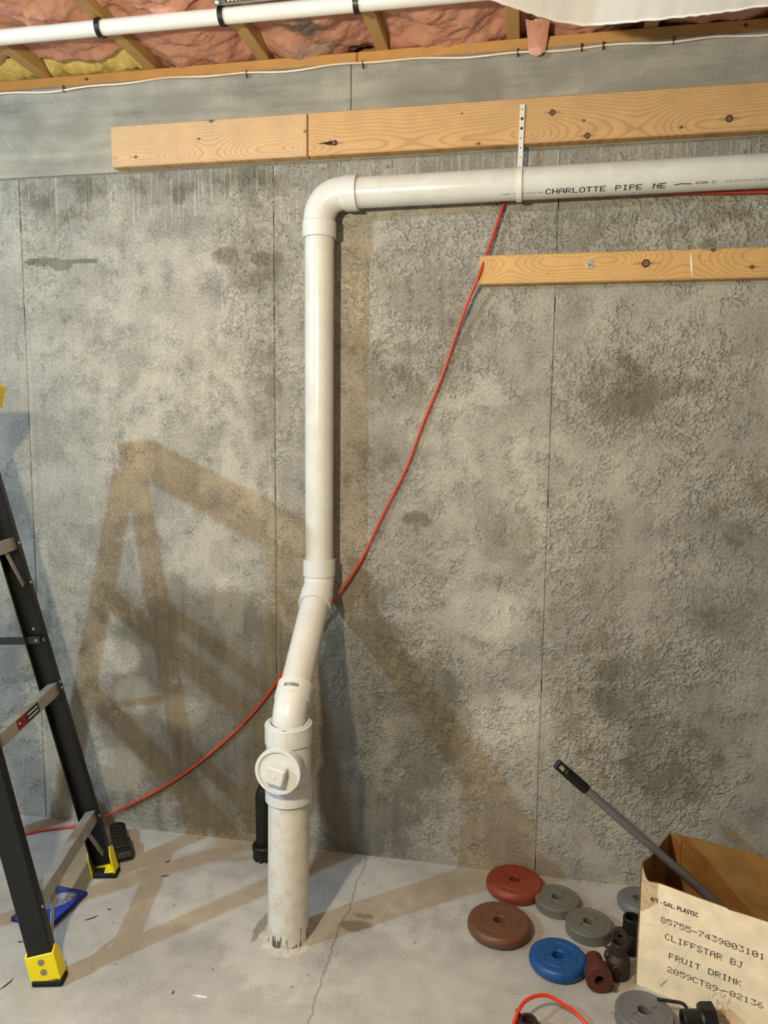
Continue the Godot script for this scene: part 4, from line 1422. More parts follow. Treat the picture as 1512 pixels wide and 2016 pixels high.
			mb.box(Vector3(0.0119, -0.001, L * 0.64), Vector3(0.0126, 0.004, L * 0.655), 0.0002, bx)
			part("label_print", mb, mat("label_white", Color(0.85, 0.85, 0.85), 0.5), cb)
		if i != 1:
			for sd in 2:   # flat braces from the bar down to each rail
				var fr: Transform3D = fa if sd == 0 else fb
				var sg := 1.0 if sd == 0 else -1.0
				var e0: Vector3 = fr * Vector3(0.012, y - (0.125 if sd == 0 else 0.150), 0.020 * sg)
				var e1: Vector3 = p.lerp(q, 0.17 if sd == 0 else 0.74) + bx.basis * Vector3(0.004, -0.010, 0)
				var dv := (e1 - e0).normalized()
				var xv: Vector3 = (fr.basis.x - dv * fr.basis.x.dot(dv)).normalized()
				mb = MB.new()
				mb.box(Vector3(-0.0015, -0.004, -0.009), Vector3(0.0015, (e1 - e0).length() + 0.004, 0.009), 0.0007, Transform3D(Basis(xv, dv, xv.cross(dv)), e0))
				part("brace", mb, alu, t)
				rivet.call(fr, y - (0.125 if sd == 0 else 0.150), 0.012 * sg)
	# front frame, off the picture's left edge
	var spread := 0.725
	var lf := 0.255
	var fA := A + l * spread + u * 0.0
	var fB := B + l * spread
	var ga: Transform3D = frame.call(fA, 1.0, -l, lf)
	var gb: Transform3D = frame.call(fB, -1.0, -l, lf)
	rail.call(ga, 1.0, H * 1.02)
	rail.call(gb, -1.0, H * 1.02)
	boot.call(ga, 1.0, false)
	boot.call(gb, -1.0, true)
	for k in 4:
		var y := 0.29 + 0.295 * k
		var p: Vector3 = ga * Vector3(0, y, 0.0)
		var q: Vector3 = gb * Vector3(0, y, 0.0)
		var mb := MB.new()
		var zv := (q - p).normalized()
		var bx := Transform3D(Basis(Vector3.UP.cross(zv).normalized(), Vector3.UP, zv), p)
		mb.box(Vector3(-0.04, -0.022, 0), Vector3(0.04, 0.0, (q - p).length()), 0.003, bx)
		part("step", mb, alu, t)
	# spreaders
	for sd in 2:
		var sg := 1.0 if sd == 0 else -1.0
		var e0: Vector3 = (fa if sd == 0 else fb) * Vector3(0.0, 0.81, 0.016 * sg)
		var e1: Vector3 = (ga if sd == 0 else gb) * Vector3(0.0, 0.80, 0.016 * sg)
		var dv := (e1 - e0).normalized()
		var mb := MB.new()
		mb.box(Vector3(-0.0013, -0.012, -0.012), Vector3(0.0013, (e1 - e0).length(), 0.012), 0.001, Transform3D(Basis(u, dv, u.cross(dv)), e0))
		part("spreader", mb, mat("spreader_steel", Color(0.20, 0.21, 0.22), 0.45, 0.5), t)
		for pv in [Vector3(0.0, 0.81, 0.0175 * sg), Vector3(-0.004, 0.845, 0.004 * sg), Vector3(0.017, 0.805, 0.004 * sg)]:
			mb = MB.new()
			mb.lathe([Vector2(0.0055, 0), Vector2(0.0045, 0.002), Vector2(0, 0.003)].duplicate(), 14, (fa if sd == 0 else fb) * Transform3D(Basis(Vector3.RIGHT, PI / 2 * sg), pv))
			part("rivet", mb, steel, t)
	# yellow top cap
	var ta: Vector3 = fa * Vector3(0, H, 0)
	var tb: Vector3 = fb * Vector3(0, H, 0)
	var hw := (tb - ta).length() / 2 + 0.045
	var tc := Vector3(-0.88, 1.527, 0.36) + l * 0.066 + u * hw
	var cx := Transform3D(Basis(-l, Vector3.UP, (-l).cross(Vector3.UP)), tc)
	var mb := MB.new()
	var pr := PackedVector2Array([Vector2(-0.056, -0.03), Vector2(0.056, -0.03), Vector2(0.066, 0.028), Vector2(0.061, 0.036), Vector2(-0.061, 0.036), Vector2(-0.066, 0.028)])
	mb.prism(pr, -hw, hw, cx)
	part("top_cap", mb, mat("yellow_cap", Color(0.86, 0.74, 0.05), 0.4), t, "yellow moulded top")

# ------------------------------------------------------------------ small things on the floor
func floor_things() -> void:
	# flat blue case
	var o := Vector3(-0.8, 0, 0.55)
	var ex := Vector3(0.139, 0, 0.011)
	var ez := Vector3(0.028, 0, -0.165)
	var t := thing("disc_case", "flat blue plastic disc case with a white brushed cover, lying under the ladder", "case", o)
	var xf := Transform3D(Basis(ex.normalized(), Vector3.UP, ex.normalized().cross(Vector3.UP)), o)
	var L := 0.137
	var D := 0.17
	var mb := MB.new()
	mb.box(Vector3(0, 0.0, -D), Vector3(L, 0.014, 0), 0.002, xf)
	part("case_shell", mb, mat("blue_case", Color(0.03, 0.06, 0.42), 0.22), t)
	mb = MB.new()
	mb.quad(xf * Vector3(0.004, 0.0144, -0.005), xf * Vector3(L - 0.004, 0.0144, -0.005), xf * Vector3(L - 0.004, 0.0144, -D + 0.005), xf * Vector3(0.004, 0.0144, -D + 0.005), Vector2(0, 1), Vector2(1, 1), Vector2(1, 0), Vector2(0, 0))
	part("cover_sheet", mb, cover_material(), t, "blue printed cover with white strokes")
	for x in [0.10, 0.128]:
		mb = MB.new()
		mb.lathe([Vector2(0.0022, 0), Vector2(0.0018, 0.0008), Vector2(0, 0.001)].duplicate(), 10, xf * Transform3D(Basis(Vector3.RIGHT, PI / 2), Vector3(x, 0.007, 0)))
		part("hinge_pin", mb, mat("pin_white", Color(0.9, 0.92, 0.95), 0.3), t)
	# black plastic tool leaning by the ladder's far foot
	t = thing("plastic_tool", "black plastic hand tool with a rounded ribbed head, lying beside the ladder's far foot", "tool", Vector3(-0.66, 0, 0.14))
	var bp := mat("glossy_black_plastic", Color(0.022, 0.022, 0.023), 0.3)
	var ta := Vector3(-0.632, 0, 0.208)
	var tbv := Vector3(-0.765, 0, 0.030)
	var dv := (tbv - ta).normalized()
	var fx := Transform3D(Basis(Vector3.UP.cross(-dv).normalized(), Vector3.UP, -dv), ta) * Transform3D(Basis(Vector3.RIGHT, deg_to_rad(5)).scaled(Vector3.ONE * 1.16), Vector3.ZERO)
	mb = MB.new()
	mb.box(Vector3(-0.028, 0.001, -0.085), Vector3(0.028, 0.030, 0.0), 0.006, fx)
	part("grip_body", mb, bp, t)
	mb = MB.new()
	mb.box(Vector3(-0.024, 0.012, -0.004), Vector3(0.024, 0.024, 0.006), 0.003, fx)
	mb.box(Vector3(-0.022, 0.029, -0.07), Vector3(0.022, 0.033, -0.03), 0.002, fx)
	part("end_lip", mb, bp, t)
	mb = MB.new()
	var head := PackedVector2Array()
	for k in 21:
		var a := PI * k / 20.0
		head.append(Vector2(0.023 * cos(a), 0.148 + 0.023 * sin(a)))
	head.append(Vector2(-0.020, 0.080)); head.append(Vector2(0.020, 0.080))
	mb.prism(head, 0.003, 0.024, fx * Transform3D(Basis(Vector3.RIGHT, -PI / 2), Vector3.ZERO))
	part("rounded_head", mb, bp, t)
	for k in 4:
		mb = MB.new()
		mb.box(Vector3(-0.014, 0.0235, -0.100 - k * 0.016), Vector3(0.014, 0.0265, -0.094 - k * 0.016), 0.001, fx)
		part("rib", mb, bp, t)
	# black tube behind the standpipe
	t = thing("black_tube", "black plastic tube with a notched collar standing behind the drain standpipe", "tube", Vector3(-0.187, 0, 0.085))
	var c := Vector3(-0.187, 0, 0.085)
	mb = MB.new()
	mb.lathe([Vector2(0.0, 0.006), Vector2(0.027, 0.006), Vector2(0.027, 0.05), Vector2(0.0265, 0.225), Vector2(0.022, 0.245), Vector2(0.016, 0.25), Vector2(0.016, 0.268), Vector2(0.013, 0.285), Vector2(0.0, 0.29)].duplicate(), 36, Transform3D(Basis(), c))
	part("barrel", mb, mat("matt_black_plastic", Color(0.02, 0.02, 0.021), 0.5), t)
	mb = MB.new()
	mb.lathe([Vector2(0.030, 0.010), Vector2(0.036, 0.012), Vector2(0.037, 0.032), Vector2(0.0395, 0.034), Vector2(0.0395, 0.046), Vector2(0.036, 0.052), Vector2(0.027, 0.054)].duplicate(), 36, Transform3D(Basis(), c))
	for k in 10:
		var a := TAU * k / 10.0
		mb.box(Vector3(-0.007, 0.0, 0.028), Vector3(0.007, 0.013, 0.0365), 0.0015, Transform3D(Basis(Vector3.UP, a), c))
	part("notched_collar", mb, mat("matt_black_plastic", Color.BLACK), t)
	mb = MB.new()
	for y in [0.207, 0.214]:
		mb.lathe([Vector2(0.0268, y), Vector2(0.0278, y + 0.001), Vector2(0.0278, y + 0.003), Vector2(0.0266, y + 0.004)].duplicate(), 36, Transform3D(Basis(), c))
	part("ring_rib", mb, bp, t)
	# litter
	var tw := mat("twig_brown", Color(0.20, 0.11, 0.06), 0.8)
	var list := [[Vector3(-0.577, 0, 0.489), 0.040, 0.75, "light brown wood splinter on the floor right of the blue case"], [Vector3(-0.643, 0, 0.774), 0.045, 1.35, "bent dark splinter on the floor at the lower left corner"], [Vector3(-0.714, 0, 0.623), 0.018, 0.1, "tiny reddish splinter left of the ladder's near rail"],
		[Vector3(-0.548, 0, 0.442), 0.012, 0.3, "short dark chip beside the light brown splinter"], [Vector3(-0.493, 0, 0.174), 0.02, 0.9, "dark chip on the floor right of the black plastic tool"], [Vector3(-0.464, 0, 0.25), 0.026, 0.4, "grey brown chip below the ladder's far foot shadow"], [Vector3(-0.207, 0, 0.715), 0.014, 1.8, "curled leaf bit beside the white paper scrap"]]
	var rg := RandomNumberGenerator.new()
	rg.seed = 9
	for s in list:
		var p: Vector3 = s[0]
		var d := Vector3(cos(s[2]), 0, -sin(s[2]))
		var n := d.cross(Vector3.UP)
		var pts := [p - d * s[1] * 0.5 + Vector3.UP * 0.0012, p - d * s[1] * 0.15 + n * s[1] * 0.05 + Vector3.UP * 0.002, p + d * s[1] * 0.2 + n * s[1] * 0.04 + Vector3.UP * 0.0022, p + d * s[1] * 0.5 - n * s[1] * 0.06 + Vector3.UP * 0.0015]
		mb = MB.new()
		mb.sweep(pts, [0.0006, 0.0016, 0.0014, 0.0005], 6)
		var o2 := MeshInstance3D.new()
		o2.mesh = mb.mesh(); o2.material_override = tw
		o2.name = numbered("wood_splinter")
		add_child(o2)
		tag(o2, s[3], "splinter", "splinters on the floor")
	mb = MB.new()
	mb.prism(PackedVector2Array([Vector2(-0.02, 0), Vector2(0.002, -0.004), Vector2(0.022, -0.002), Vector2(0.02, 0.003), Vector2(-0.004, 0.004)]), 0.0, 0.001, Transform3D(Basis(Vector3.RIGHT, -PI / 2), Vector3(-0.135, 0.0005, 0.713)))
	t = thing("paper_scrap", "small white paper scrap on the floor near the bottom edge", "paper", Vector3(-0.135, 0, 0.713))
	part("scrap", mb, mat("scrap_white", Color(0.92, 0.90, 0.86), 0.8), t)
	var mm := MB.new()
	for k in 110:
		var p := Vector3(rg.randf_range(-1.2, 1.3), 0.0, pow(rg.randf(), 2.0) * 1.0 + 0.004)
		if k < 60: p.z = rg.randf_range(0.003, 0.02)
		elif p.x > 0.9: p.x -= 1.0
		var sz := rg.randf_range(0.0012, 0.0035)
		var rot := Basis(Vector3.UP, rg.randf() * TAU)
		mm.box(Vector3(-sz * 1.6, 0, -sz * 0.6), Vector3(sz * 1.6, sz * 0.5, sz * 0.6), sz * 0.2, Transform3D(rot, p))
	var cr := MeshInstance3D.new()
	cr.mesh = mm.mesh(); cr.material_override = grained("crumb_tone", Color(0.38, 0.33, 0.27), Color(0.72, 0.69, 0.63), 0.9, 30.0)
	cr.name = "floor_crumbs"
	cr.set_meta("kind", "stuff")
	tag(cr, "fine crumbs of wood and concrete scattered over the floor", "crumbs")
	add_child(cr)

func cover_material() -> StandardMaterial3D:
	var w := 200
	var h := 250
	var a := nbytes(noise(61, 0.03, 4), w, h, w / 2, h)
	var out := PackedByteArray()
	out.resize(w * h * 3)
	var k := 0
	for y in h:
		for x in w:
			var u := x / float(w) - 0.52
			var v := y / float(h) - 0.40
			var c := Color(0.10, 0.20, 0.66).lerp(Color(0.22, 0.36, 0.78), a[k] / 255.0)
			var d := pow(u / 0.42, 2) + pow((v + 0.45 * u) / 0.30, 2)
			var str_ := 0.5 + 0.5 * sin(atan2(v - 0.3, u + 0.5) * 38.0 + a[k] / 20.0)
			if d < 1.0: c = c.lerp(Color(0.88, 0.91, 0.97), (1.0 - smoothstep(0.55, 1.0, d)) * (0.45 + 0.55 * str_))
			out[k * 3] = int(c.r * 255); out[k * 3 + 1] = int(c.g * 255); out[k * 3 + 2] = int(c.b * 255)
			k += 1
	var m := mat("case_cover", Color.WHITE, 0.2)
	m.albedo_texture = ImageTexture.create_from_image(Image.create_from_data(w, h, false, Image.FORMAT_RGB8, out))
	return m

# ------------------------------------------------------------------ weights and collars
func plate(label: String, at: Vector3, r: float, h: float, m: Material, kind: int, turn: float, tilt := Basis()) -> void:
	var t := thing("weight_plate", label, "weight plate", at, "vinyl weight plates")
	var X := Transform3D(tilt * Basis(Vector3.UP, turn), at)
	var mb := MB.new()
	var hole := 0.0155
	var prof: Array
	if kind == 0:    # rounded pillow edge
		prof = [Vector2(hole, 0.001), Vector2(r * 0.80, 0.0)]
		for k in 9:
			var a := -PI / 2 + PI * k / 8.0
			prof.append(Vector2(r - h * 0.36 + h * 0.36 * cos(a), h * 0.5 + h * 0.48 * sin(a)))
		prof += [Vector2(r * 0.66, h), Vector2(r * 0.64, h + 0.0012), Vector2(r * 0.60, h + 0.0012), Vector2(r * 0.58, h), Vector2(hole + 0.004, h), Vector2(hole, h - 0.003), Vector2(hole, 0.001)]
	else:            # upright rim
		prof = [Vector2(hole, 0.001), Vector2(r - 0.004, 0.0), Vector2(r, 0.004), Vector2(r, h - 0.005), Vector2(r - 0.002, h - 0.001), Vector2(r - 0.006, h), Vector2(r * 0.83, h), Vector2(r * 0.81, h - 0.0012), Vector2(r * 0.78, h - 0.0012), Vector2(r * 0.76, h),
			Vector2(hole + 0.006, h), Vector2(hole + 0.005, h + 0.0012), Vector2(hole + 0.0015, h + 0.0012), Vector2(hole, h - 0.002), Vector2(hole, 0.001)]
	mb.lathe(prof, 64, X)
	part("disc", mb, m, t)
	for k in 4:
		mb = MB.new()
		var a := k * PI / 2
		mb.box(Vector3(-0.0009, h - 0.001, hole + 0.002), Vector3(0.0009, h + 0.0022, hole + (0.022 if kind == 0 else 0.020)), 0.0003, X * Transform3D(Basis(Vector3.UP, a), Vector3.ZERO))
		part("spoke_rib", mb, m, t)
	mb = MB.new()
	mb.lathe([Vector2(0.0085, -0.004), Vector2(0.0085, 0.0012), Vector2(0.006, 0.0016), Vector2(0.005, -0.002), Vector2(0.0, -0.002)].duplicate(), 18, X * Transform3D(Basis(Vector3.RIGHT, PI / 2), Vector3(0, h * 0.52, r - 0.001)))
	part("filler_plug", mb, m, t)

func vinyl(key: String, c: Color, rough: float) -> StandardMaterial3D:
	var m := grained(key, c.darkened(0.08), c.lightened(0.04), rough, 9.0, 0.25, 0.05)
	m.set_meta("tone", c)
	return m

func weights() -> void:
	var red := vinyl("brick_red_vinyl", Color(0.52, 0.21, 0.125), 0.42)
	var bro := vinyl("brown_vinyl", Color(0.40, 0.255, 0.165), 0.45)
	var gry := vinyl("olive_grey_vinyl", Color(0.395, 0.39, 0.345), 0.45)
	var blu := vinyl("blue_vinyl", Color(0.06, 0.285, 0.53), 0.40)
	var slate := vinyl("slate_grey_vinyl", Color(0.41, 0.41, 0.42), 0.45)
	plate("brick red weight plate nearest the wall foot", Vector3(0.648, 0, 0.096), 0.090, 0.040, red, 0, -0.6)
	plate("dark brown weight plate in front of the brick red one", Vector3(0.608, 0, 0.300), 0.093, 0.036, bro, 0, 0.3)
	plate("olive grey weight plate right of the brick red one, plain rim hidden behind its twin", Vector3(0.777, 0, 0.152), 0.0665, 0.032, gry, 1, 0.9)
	plate("olive grey weight plate with its filler plug facing the viewer, above the blue plate", Vector3(0.863, 0, 0.254), 0.0665, 0.034, gry, 1, 0.6)
	plate("blue weight plate on the floor", Vector3(0.770, 0, 0.414), 0.078, 0.034, blu, 0, 0.2)
	plate("slate grey weight plate half hidden behind the carton's left side", Vector3(1.022, 0, 0.105), 0.064, 0.034, slate, 0, 1.0)
	plate("slate grey weight plate under the bent black rod at the bottom edge", Vector3(0.972, 0, 0.575), 0.070, 0.034, slate, 1, 0.5)
	# collars of cast iron
	var rust := grained("rusty_iron", Color(0.24, 0.10, 0.065), Color(0.38, 0.165, 0.11), 0.6, 14.0, 0.5)
	var drk := grained("brown_iron", Color(0.13, 0.095, 0.07), Color(0.24, 0.175, 0.13), 0.6, 14.0, 0.5)
	var blk := grained("black_iron", Color(0.02, 0.02, 0.02), Color(0.045, 0.043, 0.04), 0.5, 14.0, 0.4)
	# red-brown one lying down, mouth to the viewer
	var t := thing("bar_collar", "rusty red bar collar lying on its side with its bore towards the viewer", "collar", Vector3(0.872, 0, 0.47), "iron bar collars")
	var a := Vector3(0.864, 0.0255, 0.400)
	var b := Vector3(0.872, 0.0345, 0.495)
	var dv := (b - a).normalized()
	var zx := Transform3D(Basis(dv.cross(Vector3.FORWARD).normalized() if absf(dv.z) < 0.5 else Vector3.RIGHT.slide(dv).normalized(), dv, Vector3.RIGHT.slide(dv).normalized().cross(dv)), a)
	var L := (b - a).length()
	var mb := MB.new()
	mb.lathe([Vector2(0, 0), Vector2(0.021, 0), Vector2(0.0235, 0.003), Vector2(0.0235, 0.042), Vector2(0.027, 0.05), Vector2(0.0335, 0.056), Vector2(0.0345, 0.062), Vector2(0.0345, L - 0.003), Vector2(0.033, L), Vector2(0.0125, L), Vector2(0.0125, 0.012), Vector2(0, 0.012)].duplicate(), 36, zx)
	part("sleeve", mb, rust, t)
	mb = MB.new()
	mb.sweep([Vector3(0.895, 0.016, 0.478), Vector3(0.914, 0.009, 0.486)], [0.007, 0.006], 14)
	part("set_screw", mb, rust, t)
	# dark brown one standing, with a rod through it
	t = thing("bar_collar", "dark brown bar collar standing upright with its pipe mouth open, against the carton edge", "collar", Vector3(0.915, 0, 0.40), "iron bar collars")
	var c := Vector3(0.926, 0, 0.418)
	mb = MB.new()
	mb.lathe([Vector2(0, 0.0), Vector2(0.026, 0.0), Vector2(0.0305, 0.006), Vector2(0.0315, 0.03), Vector2(0.0305, 0.05), Vector2(0.024, 0.060), Vector2(0.0205, 0.064), Vector2(0.0205, 0.094), Vector2(0.0195, 0.096), Vector2(0.0155, 0.096), Vector2(0.0150, 0.07), Vector2(0, 0.07)].duplicate(), 36, Transform3D(Basis(), c))
	part("sleeve", mb, drk, t)
	mb = MB.new()
	var toward := Vector3(-0.12, 0.1, 1.0).normalized()
	var fx := Transform3D(Basis(Vector3.RIGHT.slide(toward).normalized(), toward, Vector3.RIGHT.slide(toward).normalized().cross(toward)), c + Vector3(0, 0.026, 0))
	mb.lathe([Vector2(0.019, 0.02), Vector2(0.0185, 0.033), Vector2(0.016, 0.0345), Vector2(0.0115, 0.0345), Vector2(0.0115, 0.026), Vector2(0, 0.026)].duplicate(), 28, fx)
	part("side_boss", mb, drk, t)
	mb = MB.new()
	mb.lathe([Vector2(0.0022, 0.0268), Vector2(0.0, 0.0285)].duplicate(), 10, fx)
	part("screw_tip", mb, mat("bright_screw", Color(0.8, 0.8, 0.8), 0.2, 0.9), t)
	mb = MB.new()
	var lx := Transform3D(Basis(Vector3(0, 0, 1), deg_to_rad(70)), c + Vector3(0, 0.046, 0))
	mb.lathe([Vector2(0.0125, 0.012), Vector2(0.0125, 0.033), Vector2(0.010, 0.036), Vector2(0, 0.036)].duplicate(), 20, lx)
	part("side_lug", mb, drk, t)
	# black one behind
	t = thing("bar_collar", "black bar collar standing behind the dark brown one, cut off by the carton", "collar", Vector3(0.965, 0, 0.30), "iron bar collars")
	c = Vector3(0.972, 0, 0.312)
	mb = MB.new()
	mb.lathe([Vector2(0, 0.0), Vector2(0.024, 0.0), Vector2(0.028, 0.005), Vector2(0.028, 0.05), Vector2(0.0235, 0.060), Vector2(0.0235, 0.100), Vector2(0.0225, 0.102), Vector2(0.0175, 0.102), Vector2(0.0175, 0.07), Vector2(0, 0.07)].duplicate(), 36, Transform3D(Basis(), c))
	part("sleeve", mb, blk, t)
	mb = MB.new()
	mb.lathe([Vector2(0.013, -0.012), Vector2(0.030, -0.012), Vector2(0.032, -0.008), Vector2(0.032, 0.008), Vector2(0.030, 0.012), Vector2(0.020, 0.012), Vector2(0.018, 0.006), Vector2(0.013, 0.006)].duplicate(), 32, Transform3D(Basis(Vector3(0.5, 0.0, 0.87).normalized(), deg_to_rad(72)), c + Vector3(-0.026, 0.036, 0.008)))
	part("ring_flange", mb, drk, t)
	mb = MB.new()
	var rp := smooth_path([Vector3(0.893, 0.052, 0.345), Vector3(0.895, 0.040, 0.352), Vector3(0.899, 0.037, 0.358), Vector3(0.913, 0.036, 0.362), Vector3(0.95, 0.035, 0.368)], 6)
	var rr := []
	for k in rp.size(): rr.append(0.0042)
	mb.sweep(rp, rr, 12)
	part("bent_rod", mb, drk, t)
	# black one lying at the bottom edge with its L rod
	t = thing("bar_collar", "black bar collar lying before the carton with a bent rod over the slate plate", "collar", Vector3(1.09, 0, 0.58), "iron bar collars")
	a = Vector3(1.058, 0.031, 0.588)
	b = Vector3(1.135, 0.034, 0.575)
	dv = (b - a).normalized()
	var sx := Vector3.UP.slide(dv).normalized()
	var cx := Transform3D(Basis(sx, dv, sx.cross(dv)), a)
	mb = MB.new()
	mb.lathe([Vector2(0.014, 0.03), Vector2(0.014, 0), Vector2(0.0235, 0), Vector2(0.025, 0.002), Vector2(0.025, 0.040), Vector2(0.029, 0.046), Vector2(0.0, 0.046)].duplicate(), 32, cx)
	part("sleeve", mb, blk, t)
	mb = MB.new()
	var oct := PackedVector2Array()
	for k in 8:
		var an := TAU * (k + 0.5) / 8.0
		oct.append(Vector2(0.043 * cos(an), 0.037 * sin(an)))
	mb.prism(oct, 0.046, 0.074, cx * Transform3D(Basis(Vector3(1, 0, 0), Vector3(0, 0, -1), Vector3(0, 1, 0)), Vector3.ZERO))
	part("hex_flange", mb, blk, t)
	mb = MB.new()
	rp = smooth_path([Vector3(1.005, 0.047, 0.547), Vector3(1.03, 0.048, 0.549), Vector3(1.056, 0.050, 0.552), Vector3(1.066, 0.050, 0.556), Vector3(1.070, 0.050, 0.566), Vector3(1.071, 0.048, 0.578)], 6)
	rr = []
	for k in rp.size(): rr.append(0.0042)
	mb.sweep(rp, rr, 6)
	part("bent_rod", mb, blk, t)
	# black one at the bottom edge, under the orange loop
	t = thing("bar_collar", "black bar collar under the loop of orange cord", "collar", Vector3(0.69, 0, 0.67), "iron bar collars")
	c = Vector3(0.690, 0, 0.668)
	mb = MB.new()
	mb.lathe([Vector2(0, 0.0), Vector2(0.028, 0.0), Vector2(0.031, 0.005), Vector2(0.030, 0.022), Vector2(0.024, 0.034), Vector2(0.022, 0.038), Vector2(0.014, 0.038), Vector2(0.013, 0.02), Vector2(0, 0.02)].duplicate(), 32, Transform3D(Basis(), c))
	part("sleeve", mb, drk, t)
	mb = MB.new()
	mb.sweep([c + Vector3(-0.018, 0.030, -0.010), c + Vector3(-0.026, 0.050, -0.012)], [0.0055, 0.0045], 12)
	part("set_screw", mb, drk, t)

# ------------------------------------------------------------------ carton and pole
func carton() -> void:
	var e := Vector3(0.914, 0, 0.405).normalized()
	var n := Vector3(-e.z, 0, e.x)
	var F := Vector3(0.968, 0, 0.44)
	var t := thing("cardboard_box", "open cardboard carton printed with dot letters at the lower right", "box", F)
	var at := func(u: float, v: float, h: float) -> Vector3: return F + e * u - n * v + Vector3.UP * h
	var outer := carton_material()
	var inner := grained("brown_card", Color(0.50, 0.35, 0.16), Color(0.58, 0.42, 0.21), 0.85, 5.0, 0.0, 0.01)
	var Wd := 0.335
	var Dp := 0.29
	var th := 0.004
	# a wall panel: outline in (u, h), its outside printed card and its inside brown
	var wallp := func(called: String, org: Vector3, ax: Vector3, outl: Array, nrm: Vector3) -> Node3D:
		var poly := PackedVector2Array()
		for q in outl: poly.append(q)
		var zf := nrm
		var X := Transform3D(Basis(ax, Vector3.UP, zf), org)
		if ax.cross(Vector3.UP).dot(zf) < 0: pass
		var m1 := MB.new()
		var ids := Geometry2D.triangulate_polygon(poly)
		for k in range(0, ids.size(), 3):
			var tr := []
			for j in 3: tr.append(poly[ids[k + j]])
			if (tr[1] - tr[0]).cross(tr[2] - tr[0]) * ax.cross(Vector3.UP).dot(zf) < 0: tr.reverse()
			m1.tri(X * Vector3(tr[0].x, tr[0].y, 0), X * Vector3(tr[1].x, tr[1].y, 0), X * Vector3(tr[2].x, tr[2].y, 0), Vector3.ZERO, Vector3.ZERO, Vector3.ZERO, tr[0] / 0.36, tr[1] / 0.36, tr[2] / 0.36)
		var o := part(called, m1, outer, t)
		var m2 := MB.new()
		for k in range(0, ids.size(), 3):
			var tr := []
			for j in 3: tr.append(poly[ids[k + j]])
			if (tr[1] - tr[0]).cross(tr[2] - tr[0]) * ax.cross(Vector3.UP).dot(zf) > 0: tr.reverse()
			m2.tri(X * Vector3(tr[0].x, tr[0].y, -th), X * Vector3(tr[1].x, tr[1].y, -th), X * Vector3(tr[2].x, tr[2].y, -th))
		for k in poly.size():
			var p := poly[k]
			var q := poly[(k + 1) % poly.size()]
			m2.quad(X * Vector3(p.x, p.y, -th), X * Vector3(q.x, q.y, -th), X * Vector3(q.x, q.y, 0), X * Vector3(p.x, p.y, 0))
		part("inner_liner", m2, inner, o, "brown inside of the card")
		return o
	var front: Node3D = wallp.call("front_panel", F, e, [Vector2(0, 0), Vector2(Wd, 0), Vector2(Wd, 0.296), Vector2(0.25, 0.294), Vector2(0.213, 0.292), Vector2(0.208, 0.295), Vector2(0.14, 0.296), Vector2(0.05, 0.299), Vector2(0.022, 0.294), Vector2(0.015, 0.300), Vector2(0.008, 0.318), Vector2(0.002, 0.336), Vector2(0, 0.342)], n)
	wallp.call("side_panel", F, -n, [Vector2(0, 0), Vector2(Dp, 0), Vector2(Dp, 0.285), Vector2(0.27, 0.292), Vector2(0.20, 0.302), Vector2(0.11, 0.312), Vector2(0.05, 0.326), Vector2(0, 0.342)], -e)
	wallp.call("back_panel", at.call(0, Dp, 0), e, [Vector2(0, 0), Vector2(Wd, 0), Vector2(Wd, 0.30), Vector2(0.2, 0.300), Vector2(0.05, 0.293), Vector2(0.0, 0.285)], -n)
	wallp.call("side_panel", at.call(Wd, 0, 0), -n, [Vector2(0, 0), Vector2(Dp, 0), Vector2(Dp, 0.30), Vector2(0, 0.296)], e)
	var mb := MB.new()
	mb.prism(PackedVector2Array([Vector2(0.004, 0.004), Vector2(Wd - 0.004, 0.004), Vector2(Wd - 0.004, Dp - 0.004), Vector2(0.004, Dp - 0.004)]), 0.001, 0.006, Transform3D(Basis(e, -n, e.cross(-n)), F + Vector3.UP * 0.004))
	part("bottom_panel", mb, inner, t)
	# seam strip inside the back left corner
	mb = MB.new()
	mb.box(Vector3(0.004, 0.02, 0), Vector3(0.036, 0.282, 0.0025), 0.0006, Transform3D(Basis(e, Vector3.UP, n), at.call(0, Dp - th - 0.0005, 0)))
	part("glue_flap", mb, inner, t)
	# printing
	var on := func(s: float, y: float) -> Vector3: return F + e * s + Vector3.UP * y + n * 0.0004
	var ink := mat("carton_ink", Color(0.10, 0.075, 0.055), 0.8)
	mb = MB.new()
	dots(mb, "85755-7439003101", 0.056, 0.1965, 0.00255, 0.00225, on, 0.92)
	dots(mb, "CLIFFSTAR BJ", 0.069, 0.155, 0.00258, 0.00235, on, 0.92)
	dots(mb, "FRUIT DRINK", 0.081, 0.107, 0.00263, 0.00225, on, 0.92)
	dots(mb, "2059CT89-", 0.079, 0.069, 0.00258, 0.0022, on, 0.92)
	dots(mb, "-02136", 0.079 + 9 * 6 * 0.00258 - 0.006, 0.072, 0.00258, 0.0022, on, 0.92)
	part("dot_printing", mb, ink, front, "brown black dot matrix lettering")
	var tm := TextMesh.new()
	var sf := SystemFont.new()
	sf.font_names = PackedStringArray(["Droid Sans"])
	sf.font_weight = 700
	tm.font = sf
	tm.text = "4/1 - GAL. PLASTIC"
	tm.font_size = 64
	tm.pixel_size = 0.01
	tm.depth = 0.02
	tm.horizontal_alignment = HORIZONTAL_ALIGNMENT_LEFT
	tm.vertical_alignment = VERTICAL_ALIGNMENT_BOTTOM
	var bb := tm.get_aabb()
	var sxx := 0.117 / maxf(bb.size.x, 0.01)
	var syy := 0.0118 / maxf(bb.size.y, 0.01)
	var ti := MeshInstance3D.new()
	ti.mesh = tm
	ti.material_override = mat("bold_ink", Color(0.03, 0.025, 0.02), 0.7)
	ti.name = "bold_printing"
	front.add_child(ti)
